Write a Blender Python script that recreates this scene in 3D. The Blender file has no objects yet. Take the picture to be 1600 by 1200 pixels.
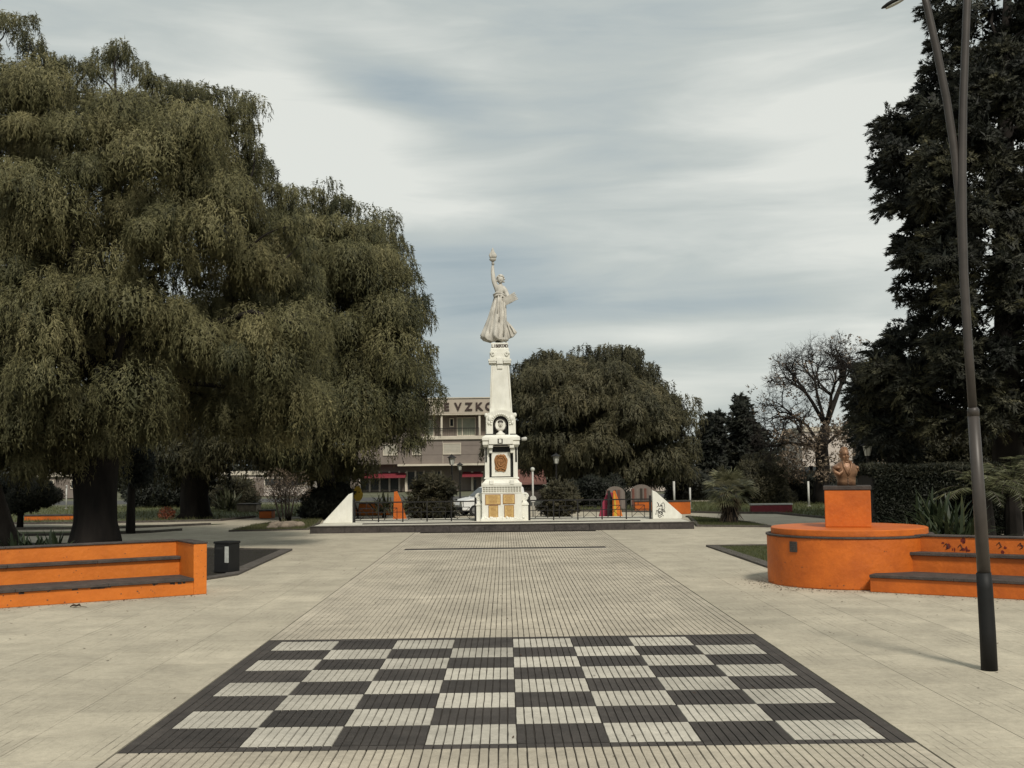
import bpy, math, random
import numpy as np
from mathutils import Vector, Matrix, noise as mnoise

random.seed(7)
RNG = np.random.default_rng(7)
PI = math.pi
scene = bpy.context.scene
COL = scene.collection

# ------------------------------------------------------------------ camera
CAMH = 2.6
FPX = 1800.0
YAW = math.atan(12 / 1800.0)
PITCH = math.atan(128 / 1800.0)
ROLL = 0.012
FW = Vector((math.sin(YAW) * math.cos(PITCH), math.cos(YAW) * math.cos(PITCH), math.sin(PITCH)))
R0 = Vector((math.cos(YAW), -math.sin(YAW), 0))
U0 = R0.cross(FW)
RT = R0 * math.cos(ROLL) - U0 * math.sin(ROLL)
UP = U0 * math.cos(ROLL) + R0 * math.sin(ROLL)
CAMP = Vector((0, 0, CAMH))
cam_d = bpy.data.cameras.new('camera')
cam_d.sensor_width = 36
cam_d.lens = FPX / 1600 * 36
cam_d.clip_end = 3000
cam_d.clip_start = 0.1
cam = bpy.data.objects.new('camera', cam_d)
COL.objects.link(cam)
m = Matrix((RT, UP, -FW)).transposed().to_4x4()
m.translation = CAMP
cam.matrix_world = m
scene.camera = cam


def P(px, py, Y):
    """world point at distance Y (along +Y) seen at a place of the 1600x1200 photograph"""
    d = FW * FPX + RT * (px - 800) + UP * (600 - py)
    return CAMP + d * (Y / d.y)


def G(px, py, z=0.0):
    d = FW * FPX + RT * (px - 800) + UP * (600 - py)
    return CAMP + d * ((z - CAMH) / d.z)


def X(px, Y):
    return P(px, 728, Y).x


# ------------------------------------------------------------------ light
SUN_EL, SUN_AZ = math.radians(46), math.radians(163)   # azimuth clockwise from +Y: sun behind the camera, to the right
scene.view_settings.view_transform = 'Standard'
scene.view_settings.look = 'None'
scene.view_settings.gamma = 1
scene.view_settings.exposure = 0.08
scene.view_settings.use_curve_mapping = False
world = bpy.data.worlds.new('World')
scene.world = world
world.use_nodes = True
nt = world.node_tree
nt.nodes.clear()


def N(t, ty, **kw):
    n = t.nodes.new(ty)
    for k, v in kw.items():
        if k.startswith('i_'):
            key = k[2:]
            key = int(key) if key.isdigit() else key.replace('_', ' ')
            n.inputs[key].default_value = v
        else:
            setattr(n, k, v)
    return n


def ramp(t, stops, fac=None, interp='LINEAR'):
    r = t.nodes.new('ShaderNodeValToRGB')
    r.color_ramp.interpolation = interp
    e = r.color_ramp.elements
    e[0].position, e[0].color = stops[0][0], (*stops[0][1], 1)
    e[1].position, e[1].color = stops[1][0], (*stops[1][1], 1)
    for p_, c_ in stops[2:]:
        k = e.new(p_)
        k.color = (*c_, 1)
    if fac is not None:
        t.links.new(fac, r.inputs[0])
    return r


def g3(v):
    return (v, v, v)


out = N(nt, 'ShaderNodeOutputWorld')
bg = N(nt, 'ShaderNodeBackground')
bg.inputs[1].default_value = 0.1
nt.links.new(bg.outputs[0], out.inputs[0])
sky = N(nt, 'ShaderNodeTexSky', sky_type='NISHITA', sun_disc=False, sun_elevation=SUN_EL, sun_rotation=SUN_AZ,
        air_density=1.0, dust_density=2.0)
tc = N(nt, 'ShaderNodeTexCoord')
mp = N(nt, 'ShaderNodeMapping')
mp.inputs['Scale'].default_value = (1.5, 1.5, 7.0)
mp.inputs['Location'].default_value = (3.1, 0.4, 1.3)
mp.inputs['Rotation'].default_value = (0.0, 0.06, 0.0)
nt.links.new(tc.outputs['Generated'], mp.inputs[0])
n1 = N(nt, 'ShaderNodeTexNoise', i_Scale=1.4, i_Detail=6.0, i_Roughness=0.48, i_Distortion=0.35)
nt.links.new(mp.outputs[0], n1.inputs['Vector'])
base_v = N(nt, 'ShaderNodeMapRange', i_1=0.3, i_2=0.7, i_3=0.30, i_4=0.86)
nt.links.new(n1.outputs[0], base_v.inputs[0])
val = base_v.outputs[0]


def sky_blob(val, px, py, wx, wz, amount, rot=0.0):
    """a cloud bank: a soft ellipse of brighter or darker cloud about one direction, wx and wz its half sizes in radians"""
    d = (P(px, py, 100) - CAMP).normalized()
    sb = N(nt, 'ShaderNodeVectorMath', operation='SUBTRACT')
    nt.links.new(tc.outputs['Generated'], sb.inputs[0])
    sb.inputs[1].default_value = d
    m2 = N(nt, 'ShaderNodeMapping', vector_type='TEXTURE')
    m2.inputs['Rotation'].default_value = (0, rot, 0)
    m2.inputs['Scale'].default_value = (wx, 1.0, wz)
    nt.links.new(sb.outputs[0], m2.inputs[0])
    wob = N(nt, 'ShaderNodeVectorMath', operation='MULTIPLY_ADD')
    nt.links.new(n1.outputs['Color'], wob.inputs[0])
    wob.inputs[1].default_value = (0.9, 0.0, 0.9)
    nt.links.new(m2.outputs[0], wob.inputs[2])
    wob2 = N(nt, 'ShaderNodeVectorMath', operation='SUBTRACT')
    nt.links.new(wob.outputs[0], wob2.inputs[0])
    wob2.inputs[1].default_value = (0.45, 0.0, 0.45)
    ln = N(nt, 'ShaderNodeVectorMath', operation='LENGTH')
    nt.links.new(wob2.outputs[0], ln.inputs[0])
    mr = N(nt, 'ShaderNodeMapRange', interpolation_type='SMOOTHSTEP', i_1=1.25, i_2=0.0, i_3=0.0, i_4=amount)
    nt.links.new(ln.outputs['Value'], mr.inputs[0])
    ad = N(nt, 'ShaderNodeMath', operation='ADD')
    nt.links.new(val, ad.inputs[0])
    nt.links.new(mr.outputs[0], ad.inputs[1])
    return ad.outputs[0]


val = sky_blob(val, 480, 215, 0.17, 0.065, 0.42, 0.25)
val = sky_blob(val, 640, 135, 0.10, 0.028, -0.42, 0.3)
val = sky_blob(val, 1330, 190, 0.16, 0.16, 0.28)
val = sky_blob(val, 1000, 520, 0.13, 0.018, 0.32, -0.03)
val = sky_blob(val, 740, 430, 0.12, 0.055, -0.34, -0.06)
val = sky_blob(val, 700, 590, 0.12, 0.05, -0.28)
val = sky_blob(val, 1130, 470, 0.2, 0.022, -0.22, -0.1)
val = sky_blob(val, 620, 330, 0.16, 0.03, 0.26, 0.1)
val = sky_blob(val, 940, 560, 0.2, 0.02, -0.22, 0.03)
val = sky_blob(val, 1230, 640, 0.12, 0.05, -0.12)
# finer streaks
mpf = N(nt, 'ShaderNodeMapping')
mpf.inputs['Scale'].default_value = (2.6, 2.6, 17.0)
mpf.inputs['Rotation'].default_value = (0.0, 0.10, 0.0)
nt.links.new(tc.outputs['Generated'], mpf.inputs[0])
n2 = N(nt, 'ShaderNodeTexNoise', i_Scale=1.8, i_Detail=9.0, i_Roughness=0.55, i_Distortion=0.5)
nt.links.new(mpf.outputs[0], n2.inputs['Vector'])
fs2 = N(nt, 'ShaderNodeMapRange', i_1=0.3, i_2=0.7, i_3=-0.17, i_4=0.17)
nt.links.new(n2.outputs[0], fs2.inputs[0])
ad2 = N(nt, 'ShaderNodeMath', operation='ADD')
nt.links.new(val, ad2.inputs[0])
nt.links.new(fs2.outputs[0], ad2.inputs[1])
cr = ramp(nt, [(0.0, (2.5, 3.25, 3.65)), (0.3, (3.9, 4.5, 4.65)), (0.62, (5.15, 5.55, 5.3)), (1.0, (7.4, 7.55, 7.0))], ad2.outputs[0])
mixs = N(nt, 'ShaderNodeMix', data_type='RGBA')
mixs.inputs['Factor'].default_value = 0.93
nt.links.new(sky.outputs[0], mixs.inputs[6])
nt.links.new(cr.outputs[0], mixs.inputs[7])
nt.links.new(mixs.outputs[2], bg.inputs[0])

sd = bpy.data.lights.new('sun', 'SUN')
sd.energy = 3.0
sd.angle = math.radians(9)
sd.color = (1.0, 0.94, 0.84)
sun = bpy.data.objects.new('sun', sd)
COL.objects.link(sun)
sdir = Vector((math.sin(SUN_AZ) * math.cos(SUN_EL), math.cos(SUN_AZ) * math.cos(SUN_EL), math.sin(SUN_EL)))
sun.rotation_euler = sdir.to_track_quat('Z', 'Y').to_euler()

# ------------------------------------------------------------------ materials


def mat(name, c1, c2=None, rough=0.85, scale=3.0, detail=6, bump=0.0, bscale=40.0, big=0.0, bigscale=0.35, metal=0.0,
        spots=None, spotscale=6.0, spotthr=0.68, rand=0.0, spec=0.3, stretch=None, fine=0.0):
    """procedural surface: c1/c2 mottling, large soft variation, optional spots of wear, grain as bump"""
    m_ = bpy.data.materials.new(name)
    m_.use_nodes = True
    t = m_.node_tree
    b = t.nodes['Principled BSDF']
    b.inputs['Roughness'].default_value = rough
    b.inputs['Metallic'].default_value = metal
    b.inputs['Specular IOR Level'].default_value = spec
    geo = N(t, 'ShaderNodeNewGeometry')
    vec = geo.outputs['Position']
    if stretch:
        mpp = N(t, 'ShaderNodeMapping')
        mpp.inputs['Scale'].default_value = stretch
        t.links.new(vec, mpp.inputs[0])
        vec = mpp.outputs[0]
    nz = N(t, 'ShaderNodeTexNoise', i_Scale=scale, i_Detail=float(detail), i_Roughness=0.62)
    t.links.new(vec, nz.inputs['Vector'])
    if c2 is None:
        c2 = tuple(x * 0.75 for x in c1)
    r = ramp(t, [(0.3, c2), (0.68, c1)], nz.outputs[0])
    colr = r.outputs[0]
    if big:
        nb = N(t, 'ShaderNodeTexNoise', i_Scale=bigscale, i_Detail=5.0, i_Roughness=0.6)
        t.links.new(geo.outputs['Position'], nb.inputs['Vector'])
        rb = ramp(t, [(0.32, g3(1 - big)), (0.66, g3(1.0))], nb.outputs[0])
        mx = N(t, 'ShaderNodeMix', data_type='RGBA', blend_type='MULTIPLY')
        mx.inputs['Factor'].default_value = 1
        t.links.new(colr, mx.inputs[6])
        t.links.new(rb.outputs[0], mx.inputs[7])
        colr = mx.outputs[2]
    if rand:
        oi = N(t, 'ShaderNodeObjectInfo')
        mr = N(t, 'ShaderNodeMapRange', i_3=1 - rand, i_4=1.0)
        t.links.new(oi.outputs['Random'], mr.inputs[0])
        mx = N(t, 'ShaderNodeMix', data_type='RGBA', blend_type='MULTIPLY')
        mx.inputs['Factor'].default_value = 1
        t.links.new(colr, mx.inputs[6])
        t.links.new(mr.outputs[0], mx.inputs[7])
        colr = mx.outputs[2]
    if fine:
        nf_ = N(t, 'ShaderNodeTexNoise', i_Scale=55.0, i_Detail=5.0, i_Roughness=0.8)
        t.links.new(geo.outputs['Position'], nf_.inputs['Vector'])
        rf_ = ramp(t, [(0.35, g3(1 - fine)), (0.6, g3(1.0))], nf_.outputs[0])
        nm_ = N(t, 'ShaderNodeTexNoise', i_Scale=11.0, i_Detail=6.0, i_Roughness=0.7)
        t.links.new(geo.outputs['Position'], nm_.inputs['Vector'])
        rm_ = ramp(t, [(0.38, g3(1 - fine * 0.7)), (0.6, g3(1.0))], nm_.outputs[0])
        for rr_n in (rf_, rm_):
            mx = N(t, 'ShaderNodeMix', data_type='RGBA', blend_type='MULTIPLY')
            mx.inputs['Factor'].default_value = 1
            t.links.new(colr, mx.inputs[6])
            t.links.new(rr_n.outputs[0], mx.inputs[7])
            colr = mx.outputs[2]
    if spots:
        ns = N(t, 'ShaderNodeTexNoise', i_Scale=spotscale, i_Detail=8.0, i_Roughness=0.7)
        t.links.new(geo.outputs['Position'], ns.inputs['Vector'])
        ms = N(t, 'ShaderNodeMapRange', i_1=spotthr, i_2=spotthr + 0.05)
        t.links.new(ns.outputs[0], ms.inputs[0])
        mx = N(t, 'ShaderNodeMix', data_type='RGBA')
        t.links.new(ms.outputs[0], mx.inputs['Factor'])
        t.links.new(colr, mx.inputs[6])
        mx.inputs[7].default_value = (*spots, 1)
        colr = mx.outputs[2]
    t.links.new(colr, b.inputs['Base Color'])
    if bump:
        nb2 = N(t, 'ShaderNodeTexNoise', i_Scale=bscale, i_Detail=4.0)
        t.links.new(vec, nb2.inputs['Vector'])
        bp = N(t, 'ShaderNodeBump')
        bp.inputs['Strength'].default_value = bump
        bp.inputs['Distance'].default_value = 0.02
        t.links.new(nb2.outputs[0], bp.inputs['Height'])
        t.links.new(bp.outputs[0], b.inputs['Normal'])
    return m_


def leafmat(name, stops, transl=0.25, rough=0.6, soft=0.62):
    m_ = bpy.data.materials.new(name)
    m_.use_nodes = True
    t = m_.node_tree
    t.nodes.clear()
    o = N(t, 'ShaderNodeOutputMaterial')
    at = N(t, 'ShaderNodeAttribute', attribute_name='tint')
    r = ramp(t, stops, at.outputs['Fac'])
    pb = N(t, 'ShaderNodeBsdfPrincipled')
    pb.inputs['Roughness'].default_value = rough
    pb.inputs['Specular IOR Level'].default_value = 0.25
    tr = N(t, 'ShaderNodeBsdfTranslucent')
    mx = N(t, 'ShaderNodeMixShader')
    mx.inputs[0].default_value = transl
    an_ = N(t, 'ShaderNodeAttribute', attribute_name='nrm')
    ge_ = N(t, 'ShaderNodeNewGeometry')
    mxn = N(t, 'ShaderNodeMix', data_type='VECTOR')
    mxn.inputs['Factor'].default_value = soft
    t.links.new(ge_.outputs['Normal'], mxn.inputs[4])
    t.links.new(an_.outputs['Vector'], mxn.inputs[5])
    nn2 = N(t, 'ShaderNodeVectorMath', operation='NORMALIZE')
    t.links.new(mxn.outputs[1], nn2.inputs[0])
    t.links.new(nn2.outputs[0], pb.inputs['Normal'])
    t.links.new(r.outputs[0], pb.inputs['Base Color'])
    t.links.new(r.outputs[0], tr.inputs['Color'])
    t.links.new(pb.outputs[0], mx.inputs[1])
    t.links.new(tr.outputs[0], mx.inputs[2])
    t.links.new(mx.outputs[0], o.inputs[0])
    return m_


M = {}
M['light_tile'] = mat('light_tile', (0.68, 0.63, 0.53), (0.53, 0.49, 0.41), 0.9, 2.2, bump=0.35, bscale=60, big=0.28, bigscale=0.5,
                      rand=0.16, spots=(0.13, 0.115, 0.095), spotscale=9, spotthr=0.70, fine=0.22)
M['walk_tile'] = mat('walk_tile', (0.65, 0.575, 0.45), (0.48, 0.425, 0.335), 0.9, 2.2, bump=0.35, bscale=60, big=0.3, bigscale=0.4,
                     rand=0.10, spots=(0.12, 0.11, 0.09), spotscale=8, spotthr=0.70, fine=0.22)
M['dark_tile'] = mat('dark_tile', (0.092, 0.079, 0.069), (0.055, 0.047, 0.041), 0.85, 2.5, bump=0.4, bscale=60, big=0.2, bigscale=0.6,
                     rand=0.28, spots=(0.16, 0.145, 0.12), spotscale=14, spotthr=0.67, fine=0.3)
M['grout'] = mat('grout', (0.045, 0.037, 0.03), (0.02, 0.017, 0.014), 0.95, 6, bump=0.5)
M['paving_base'] = mat('paving_base', (0.27, 0.235, 0.175), (0.17, 0.15, 0.11), 0.95, 3, bump=0.3)
M['soil'] = mat('soil', (0.026, 0.021, 0.016), (0.012, 0.010, 0.008), 0.95, 6, bump=0.9, bscale=25)  # toned down so its colour carries the tree shade on the left bed
M['grass_ground'] = mat('grass_ground', (0.10, 0.115, 0.045), (0.055, 0.062, 0.027), 0.95, 8, bump=0.9, bscale=30, big=0.35, bigscale=0.2,
                        spots=(0.12, 0.10, 0.06), spotscale=1.3, spotthr=0.6)
M['far_ground'] = mat('far_ground', (0.14, 0.135, 0.09), (0.08, 0.085, 0.045), 0.95, 0.4, bump=0.2, big=0.3, bigscale=0.03)
M['road'] = mat('road', (0.075, 0.072, 0.068), (0.05, 0.048, 0.045), 0.9, 2)
M['kerb'] = mat('kerb', (0.12, 0.105, 0.09), (0.06, 0.052, 0.045), 0.9, 8, bump=0.5, rand=0.2)
M['plinth_dark'] = mat('plinth_dark', (0.085, 0.073, 0.066), (0.04, 0.034, 0.031), 0.75, 9, bump=0.5, big=0.3, bigscale=1.5,
                       spots=(0.22, 0.2, 0.17), spotscale=12, spotthr=0.69)
M['plinth_top'] = mat('plinth_top', (0.62, 0.59, 0.50), (0.50, 0.47, 0.39), 0.85, 3, bump=0.2, big=0.2)
M['white_plaster'] = mat('white_plaster', (0.81, 0.80, 0.72), (0.70, 0.685, 0.60), 0.75, 5, bump=0.25, bscale=18, big=0.14, bigscale=1.3,
                         spots=(0.26, 0.24, 0.19), spotscale=6, spotthr=0.67, stretch=(1, 1, 0.35))
M['statue_stone'] = mat('statue_stone', (0.66, 0.63, 0.56), (0.42, 0.395, 0.345), 0.8, 6, bump=0.3, bscale=22, big=0.25, bigscale=2.5,
                        stretch=(1, 1, 0.4))
M['black_stone'] = mat('black_stone', (0.022, 0.022, 0.02), (0.012, 0.012, 0.011), 0.5, 8, bump=0.2)
M['brass'] = mat('brass', (0.62, 0.43, 0.18), (0.48, 0.32, 0.12), 0.55, 12, metal=0.1, bump=0.5, bscale=70)
M['copper'] = mat('copper', (0.40, 0.20, 0.08), (0.23, 0.11, 0.04), 0.55, 10, metal=0.25, bump=0.4, bscale=30)
M['bust_bronze'] = mat('bust_bronze', (0.26, 0.145, 0.08), (0.14, 0.075, 0.045), 0.42, 7, metal=0.3, bump=0.3, bscale=25,
                       spots=(0.28, 0.175, 0.10), spotscale=7, spotthr=0.62)
M['lettering'] = mat('lettering', (0.05, 0.03, 0.025), None, 0.6)
M['orange'] = mat('orange', (0.60, 0.140, 0.012), (0.50, 0.108, 0.010), 0.55, 2.2, bump=0.5, bscale=10, big=0.17, bigscale=1.1,
                  spots=(0.22, 0.075, 0.03), spotscale=9, spotthr=0.665, spec=0.4, fine=0.10)
M['orange_left'] = mat('orange_left', (0.64, 0.175, 0.018), (0.55, 0.14, 0.013), 0.55, 2.2, bump=0.5, bscale=10, big=0.14,
                       bigscale=0.9, spots=(0.26, 0.09, 0.035), spotscale=9, spotthr=0.665, spec=0.4, fine=0.08)
M['seat_slab'] = mat('seat_slab', (0.088, 0.07, 0.06), (0.045, 0.037, 0.033), 0.8, 5, bump=0.6, bscale=30, big=0.3, bigscale=1.0,
                     spots=(0.20, 0.17, 0.14), spotscale=10, spotthr=0.70)
M['magenta'] = mat('magenta', (0.30, 0.035, 0.07), None, 0.7, 3, bump=0.2)
M['iron'] = mat('iron', (0.014, 0.013, 0.012), (0.009, 0.008, 0.008), 0.55, 8)
M['pole_grey'] = mat('pole_grey', (0.068, 0.057, 0.05), (0.045, 0.038, 0.033), 0.45, 3, metal=0.1, big=0.2, spec=0.4)
M['bin_black'] = mat('bin_black', (0.009, 0.009, 0.009), (0.006, 0.006, 0.006), 0.6, 5)
M['sticker'] = mat('sticker', (0.45, 0.46, 0.43), (0.3, 0.31, 0.29), 0.6, 9)
M['glass_dark'] = mat('glass_dark', (0.03, 0.035, 0.038), (0.02, 0.022, 0.025), 0.12, 2, spec=0.6)
M['frosted'] = mat('frosted', (0.50, 0.50, 0.44), (0.4, 0.4, 0.36), 0.35, 5)
M['car_white'] = mat('car_white', (0.72, 0.72, 0.70), (0.66, 0.66, 0.64), 0.25, 2, spec=0.6)
M['rubber'] = mat('rubber', (0.02, 0.02, 0.02), None, 0.9)
M['hub'] = mat('hub', (0.3, 0.3, 0.3), None, 0.4, metal=0.5)
M['red_paint'] = mat('red_paint', (0.20, 0.03, 0.04), None, 0.6)
M['yellow'] = mat('yellow', (0.55, 0.36, 0.04), (0.4, 0.26, 0.03), 0.6, 6)
M['white_paint'] = mat('white_paint', (0.5, 0.49, 0.45), (0.4, 0.39, 0.36), 0.6, 6)
M['b_brown'] = mat('b_brown', (0.20, 0.165, 0.14), (0.16, 0.132, 0.113), 0.85, 1.5, big=0.15, bigscale=0.2)
M['b_brown2'] = mat('b_brown2', (0.21, 0.175, 0.15), (0.18, 0.15, 0.13), 0.85, 1.5, big=0.12, bigscale=0.2)
M['b_cream'] = mat('b_cream', (0.60, 0.54, 0.44), (0.5, 0.45, 0.36), 0.8, 1.5, big=0.2, bigscale=0.4)
M['b_parapet'] = mat('b_parapet', (0.43, 0.37, 0.30), (0.38, 0.33, 0.265), 0.85, 1.2, big=0.1)
M['b_shutter'] = mat('b_shutter', (0.36, 0.34, 0.285), (0.3, 0.28, 0.235), 0.7, 2)
M['b_curtain'] = mat('b_curtain', (0.24, 0.25, 0.19), (0.18, 0.19, 0.15), 0.4, 1.5)
M['b_pale'] = mat('b_pale', (0.56, 0.49, 0.43), (0.42, 0.37, 0.33), 0.85, 0.8, big=0.15)
M['b_tile_roof'] = mat('b_tile_roof', (0.17, 0.075, 0.055), (0.11, 0.05, 0.04), 0.9, 2)
M['bark_dark'] = mat('bark_dark', (0.020, 0.016, 0.013), (0.009, 0.007, 0.006), 0.95, 4, bump=1.0, bscale=8, stretch=(1, 1, 0.25))
M['bark'] = mat('bark', (0.065, 0.052, 0.042), (0.03, 0.025, 0.02), 0.95, 5, bump=1.0, bscale=10, stretch=(1, 1, 0.25))
M['rock'] = mat('rock', (0.26, 0.21, 0.16), (0.13, 0.105, 0.08), 0.9, 5, bump=0.8, bscale=9)
M['dead_leaf'] = mat('dead_leaf', (0.07, 0.042, 0.025), (0.03, 0.02, 0.013), 0.8, 9)
M['graffiti'] = mat('graffiti', (0.028, 0.02, 0.02), None, 0.6)
M['graffiti_red'] = mat('graffiti_red', (0.14, 0.018, 0.012), None, 0.6)

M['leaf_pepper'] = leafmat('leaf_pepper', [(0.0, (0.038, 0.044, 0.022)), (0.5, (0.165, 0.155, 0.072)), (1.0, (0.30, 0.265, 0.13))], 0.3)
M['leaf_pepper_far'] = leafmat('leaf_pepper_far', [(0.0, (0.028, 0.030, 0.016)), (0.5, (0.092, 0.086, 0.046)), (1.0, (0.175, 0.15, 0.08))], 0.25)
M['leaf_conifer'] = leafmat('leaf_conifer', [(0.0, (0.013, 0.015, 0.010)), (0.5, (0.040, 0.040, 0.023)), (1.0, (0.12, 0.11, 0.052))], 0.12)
M['leaf_dark'] = leafmat('leaf_dark', [(0.0, (0.012, 0.015, 0.010)), (0.5, (0.026, 0.027, 0.017)), (1.0, (0.06, 0.055, 0.03))], 0.1)
M['leaf_bush'] = leafmat('leaf_bush', [(0.0, (0.022, 0.022, 0.012)), (0.5, (0.070, 0.064, 0.034)), (1.0, (0.15, 0.125, 0.075))], 0.2)
M['leaf_dry'] = leafmat('leaf_dry', [(0.0, (0.07, 0.05, 0.035)), (0.5, (0.17, 0.125, 0.085)), (1.0, (0.32, 0.25, 0.18))], 0.2)
M['leaf_palm'] = leafmat('leaf_palm', [(0.0, (0.03, 0.034, 0.018)), (0.5, (0.12, 0.122, 0.062)), (1.0, (0.30, 0.28, 0.17))], 0.15, 0.45)
M['leaf_strap'] = leafmat('leaf_strap', [(0.0, (0.014, 0.022, 0.011)), (0.5, (0.04, 0.052, 0.025)), (1.0, (0.12, 0.12, 0.06))], 0.15, 0.45)
M['grass_blade'] = leafmat('grass_blade', [(0.0, (0.04, 0.047, 0.018)), (0.5, (0.085, 0.095, 0.036)), (1.0, (0.17, 0.15, 0.075))], 0.3)

# ------------------------------------------------------------------ mesh helpers


class MB:
    def __init__(self):
        self.v, self.f = [], []

    def add(self, vs, fs):
        o = len(self.v)
        self.v += [tuple(q) for q in vs]
        self.f += [tuple(o + i for i in q) for q in fs]
        return self

    def box(self, x0, x1, y0, y1, z0, z1, tap=0.0, tapy=None):
        tx, ty = tap, tap if tapy is None else tapy
        return self.add([(x0, y0, z0), (x1, y0, z0), (x1, y1, z0), (x0, y1, z0),
                         (x0 + tx, y0 + ty, z1), (x1 - tx, y0 + ty, z1), (x1 - tx, y1 - ty, z1), (x0 + tx, y1 - ty, z1)],
                        [(3, 2, 1, 0), (4, 5, 6, 7), (0, 1, 5, 4), (1, 2, 6, 5), (2, 3, 7, 6), (3, 0, 4, 7)])

    def extr(self, pts, vec):
        n = len(pts)
        pts = [Vector(q) for q in pts]
        vec = Vector(vec)
        nrm = Vector((0, 0, 0))
        for i in range(n):
            nrm += (pts[i] - pts[0]).cross(pts[(i + 1) % n] - pts[0])
        if nrm.dot(vec) > 0:
            pts = pts[::-1]
        return self.add(pts + [q + vec for q in pts],
                        [tuple(range(n)), tuple(range(2 * n - 1, n - 1, -1))] + [(i, i + n, (i + 1) % n + n, (i + 1) % n) for i in range(n)])

    def frame_box(self, o, u, n, a0, a1, d0, d1, z0, z1):
        """box along direction u from a0 to a1, along n from d0 to d1"""
        o, u, n = Vector((*o, 0)), Vector((*u, 0)), Vector((*n, 0))
        return self.extr([o + u * a + n * d + Vector((0, 0, z0)) for a, d in ((a0, d0), (a1, d0), (a1, d1), (a0, d1))], (0, 0, z1 - z0))

    def tube(self, pts, rad, sides=8, cap=True, wob=0.0):
        pts = [Vector(q) for q in pts]
        if not hasattr(rad, '__len__'):
            rad = [rad] * len(pts)
        vs, fs = [], []
        prev = None
        for i, q in enumerate(pts):
            t = (pts[min(i + 1, len(pts) - 1)] - pts[max(i - 1, 0)]).normalized()
            if prev is None:
                a = t.orthogonal().normalized()
            else:
                a = (prev - t * prev.dot(t)).normalized()
            prev = a
            b = t.cross(a)
            for k in range(sides):
                an = 2 * PI * k / sides
                rr = rad[i]
                if wob:
                    rr *= 1 + wob * (mnoise.noise(Vector((math.cos(an) * 1.7, math.sin(an) * 1.7, q.z * 0.6 + q.x))))
                vs.append(q + a * (math.cos(an) * rr) + b * (math.sin(an) * rr))
        for i in range(len(pts) - 1):
            for k in range(sides):
                k2 = (k + 1) % sides
                fs.append((i * sides + k, i * sides + k2, (i + 1) * sides + k2, (i + 1) * sides + k))
        if cap:
            fs.append(tuple(range(sides))[::-1])
            fs.append(tuple((len(pts) - 1) * sides + k for k in range(sides)))
        return self.add(vs, fs)

    def lathe(self, prof, c=(0, 0, 0), seg=24, fold=None, sx=1.0, sy=1.0):
        vs, fs = [], []
        for i, (r, z) in enumerate(prof):
            for k in range(seg):
                a = 2 * PI * k / seg
                rr = r if fold is None else fold(r, z, a)
                vs.append((c[0] + math.cos(a) * rr * sx, c[1] + math.sin(a) * rr * sy, c[2] + z))
        for i in range(len(prof) - 1):
            for k in range(seg):
                k2 = (k + 1) % seg
                fs.append((i * seg + k, i * seg + k2, (i + 1) * seg + k2, (i + 1) * seg + k))
        fs.append(tuple(range(seg))[::-1])
        fs.append(tuple((len(prof) - 1) * seg + k for k in range(seg)))
        return self.add(vs, fs)

    def ball(self, c, r, seg=14, rings=8, f=None):
        if not hasattr(r, '__len__'):
            r = (r, r, r)
        vs, fs = [], []
        vs.append(Vector(c) + Vector((0, 0, -r[2])))
        for i in range(1, rings):
            ph = -PI / 2 + PI * i / rings
            for k in range(seg):
                a = 2 * PI * k / seg
                d = Vector((math.cos(a) * math.cos(ph), math.sin(a) * math.cos(ph), math.sin(ph)))
                s = 1 if f is None else f(d)
                vs.append(Vector(c) + Vector((d.x * r[0], d.y * r[1], d.z * r[2])) * s)
        vs.append(Vector(c) + Vector((0, 0, r[2])))
        for k in range(seg):
            fs.append((0, 1 + (k + 1) % seg, 1 + k))
            fs.append((len(vs) - 1, 1 + (rings - 2) * seg + k, 1 + (rings - 2) * seg + (k + 1) % seg))
        for i in range(rings - 2):
            for k in range(seg):
                k2 = (k + 1) % seg
                fs.append((1 + i * seg + k, 1 + i * seg + k2, 1 + (i + 1) * seg + k2, 1 + (i + 1) * seg + k))
        return self.add(vs, fs)

    def mesh(self, name, material, smooth=False):
        me = bpy.data.meshes.new(name)
        me.from_pydata(self.v, [], self.f)
        if material is not None:
            me.materials.append(material)
        if smooth:
            me.polygons.foreach_set('use_smooth', [True] * len(me.polygons))
        me.update()
        return me

    def build(self, name, material, parent=None, smooth=False, bevel=0.0, auto=False):
        o = link(name, self.mesh(name, material, smooth), parent)
        if bevel:
            b = o.modifiers.new('bevel', 'BEVEL')
            b.width = bevel
            b.segments = 2
            b.limit_method = 'ANGLE'
        return o


def link(name, data, parent=None):
    o = bpy.data.objects.new(name, data)
    COL.objects.link(o)
    if parent is not None:
        o.parent = parent
        if parent.parent is None:
            o.matrix_parent_inverse = parent.matrix_basis.inverted()
    return o


def tag(o, label=None, cat=None, group=None, kind=None):
    if label:
        o['label'] = label
    if cat:
        o['category'] = cat
    if group:
        o['group'] = group
    if kind:
        o['kind'] = kind
    return o


def thing(name, label, cat, loc=(0, 0, 0), group=None):
    o = bpy.data.objects.new(name, None)
    COL.objects.link(o)
    o.location = loc
    o.empty_display_size = 0.3
    bpy_basis = o.matrix_basis
    return tag(o, label, cat, group)


def copy_tree(o, parent=None):
    c = o.copy()
    COL.objects.link(c)
    if parent is not None:
        c.parent = parent
    for ch in list(o.children):
        copy_tree(ch, c)
    return c


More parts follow.
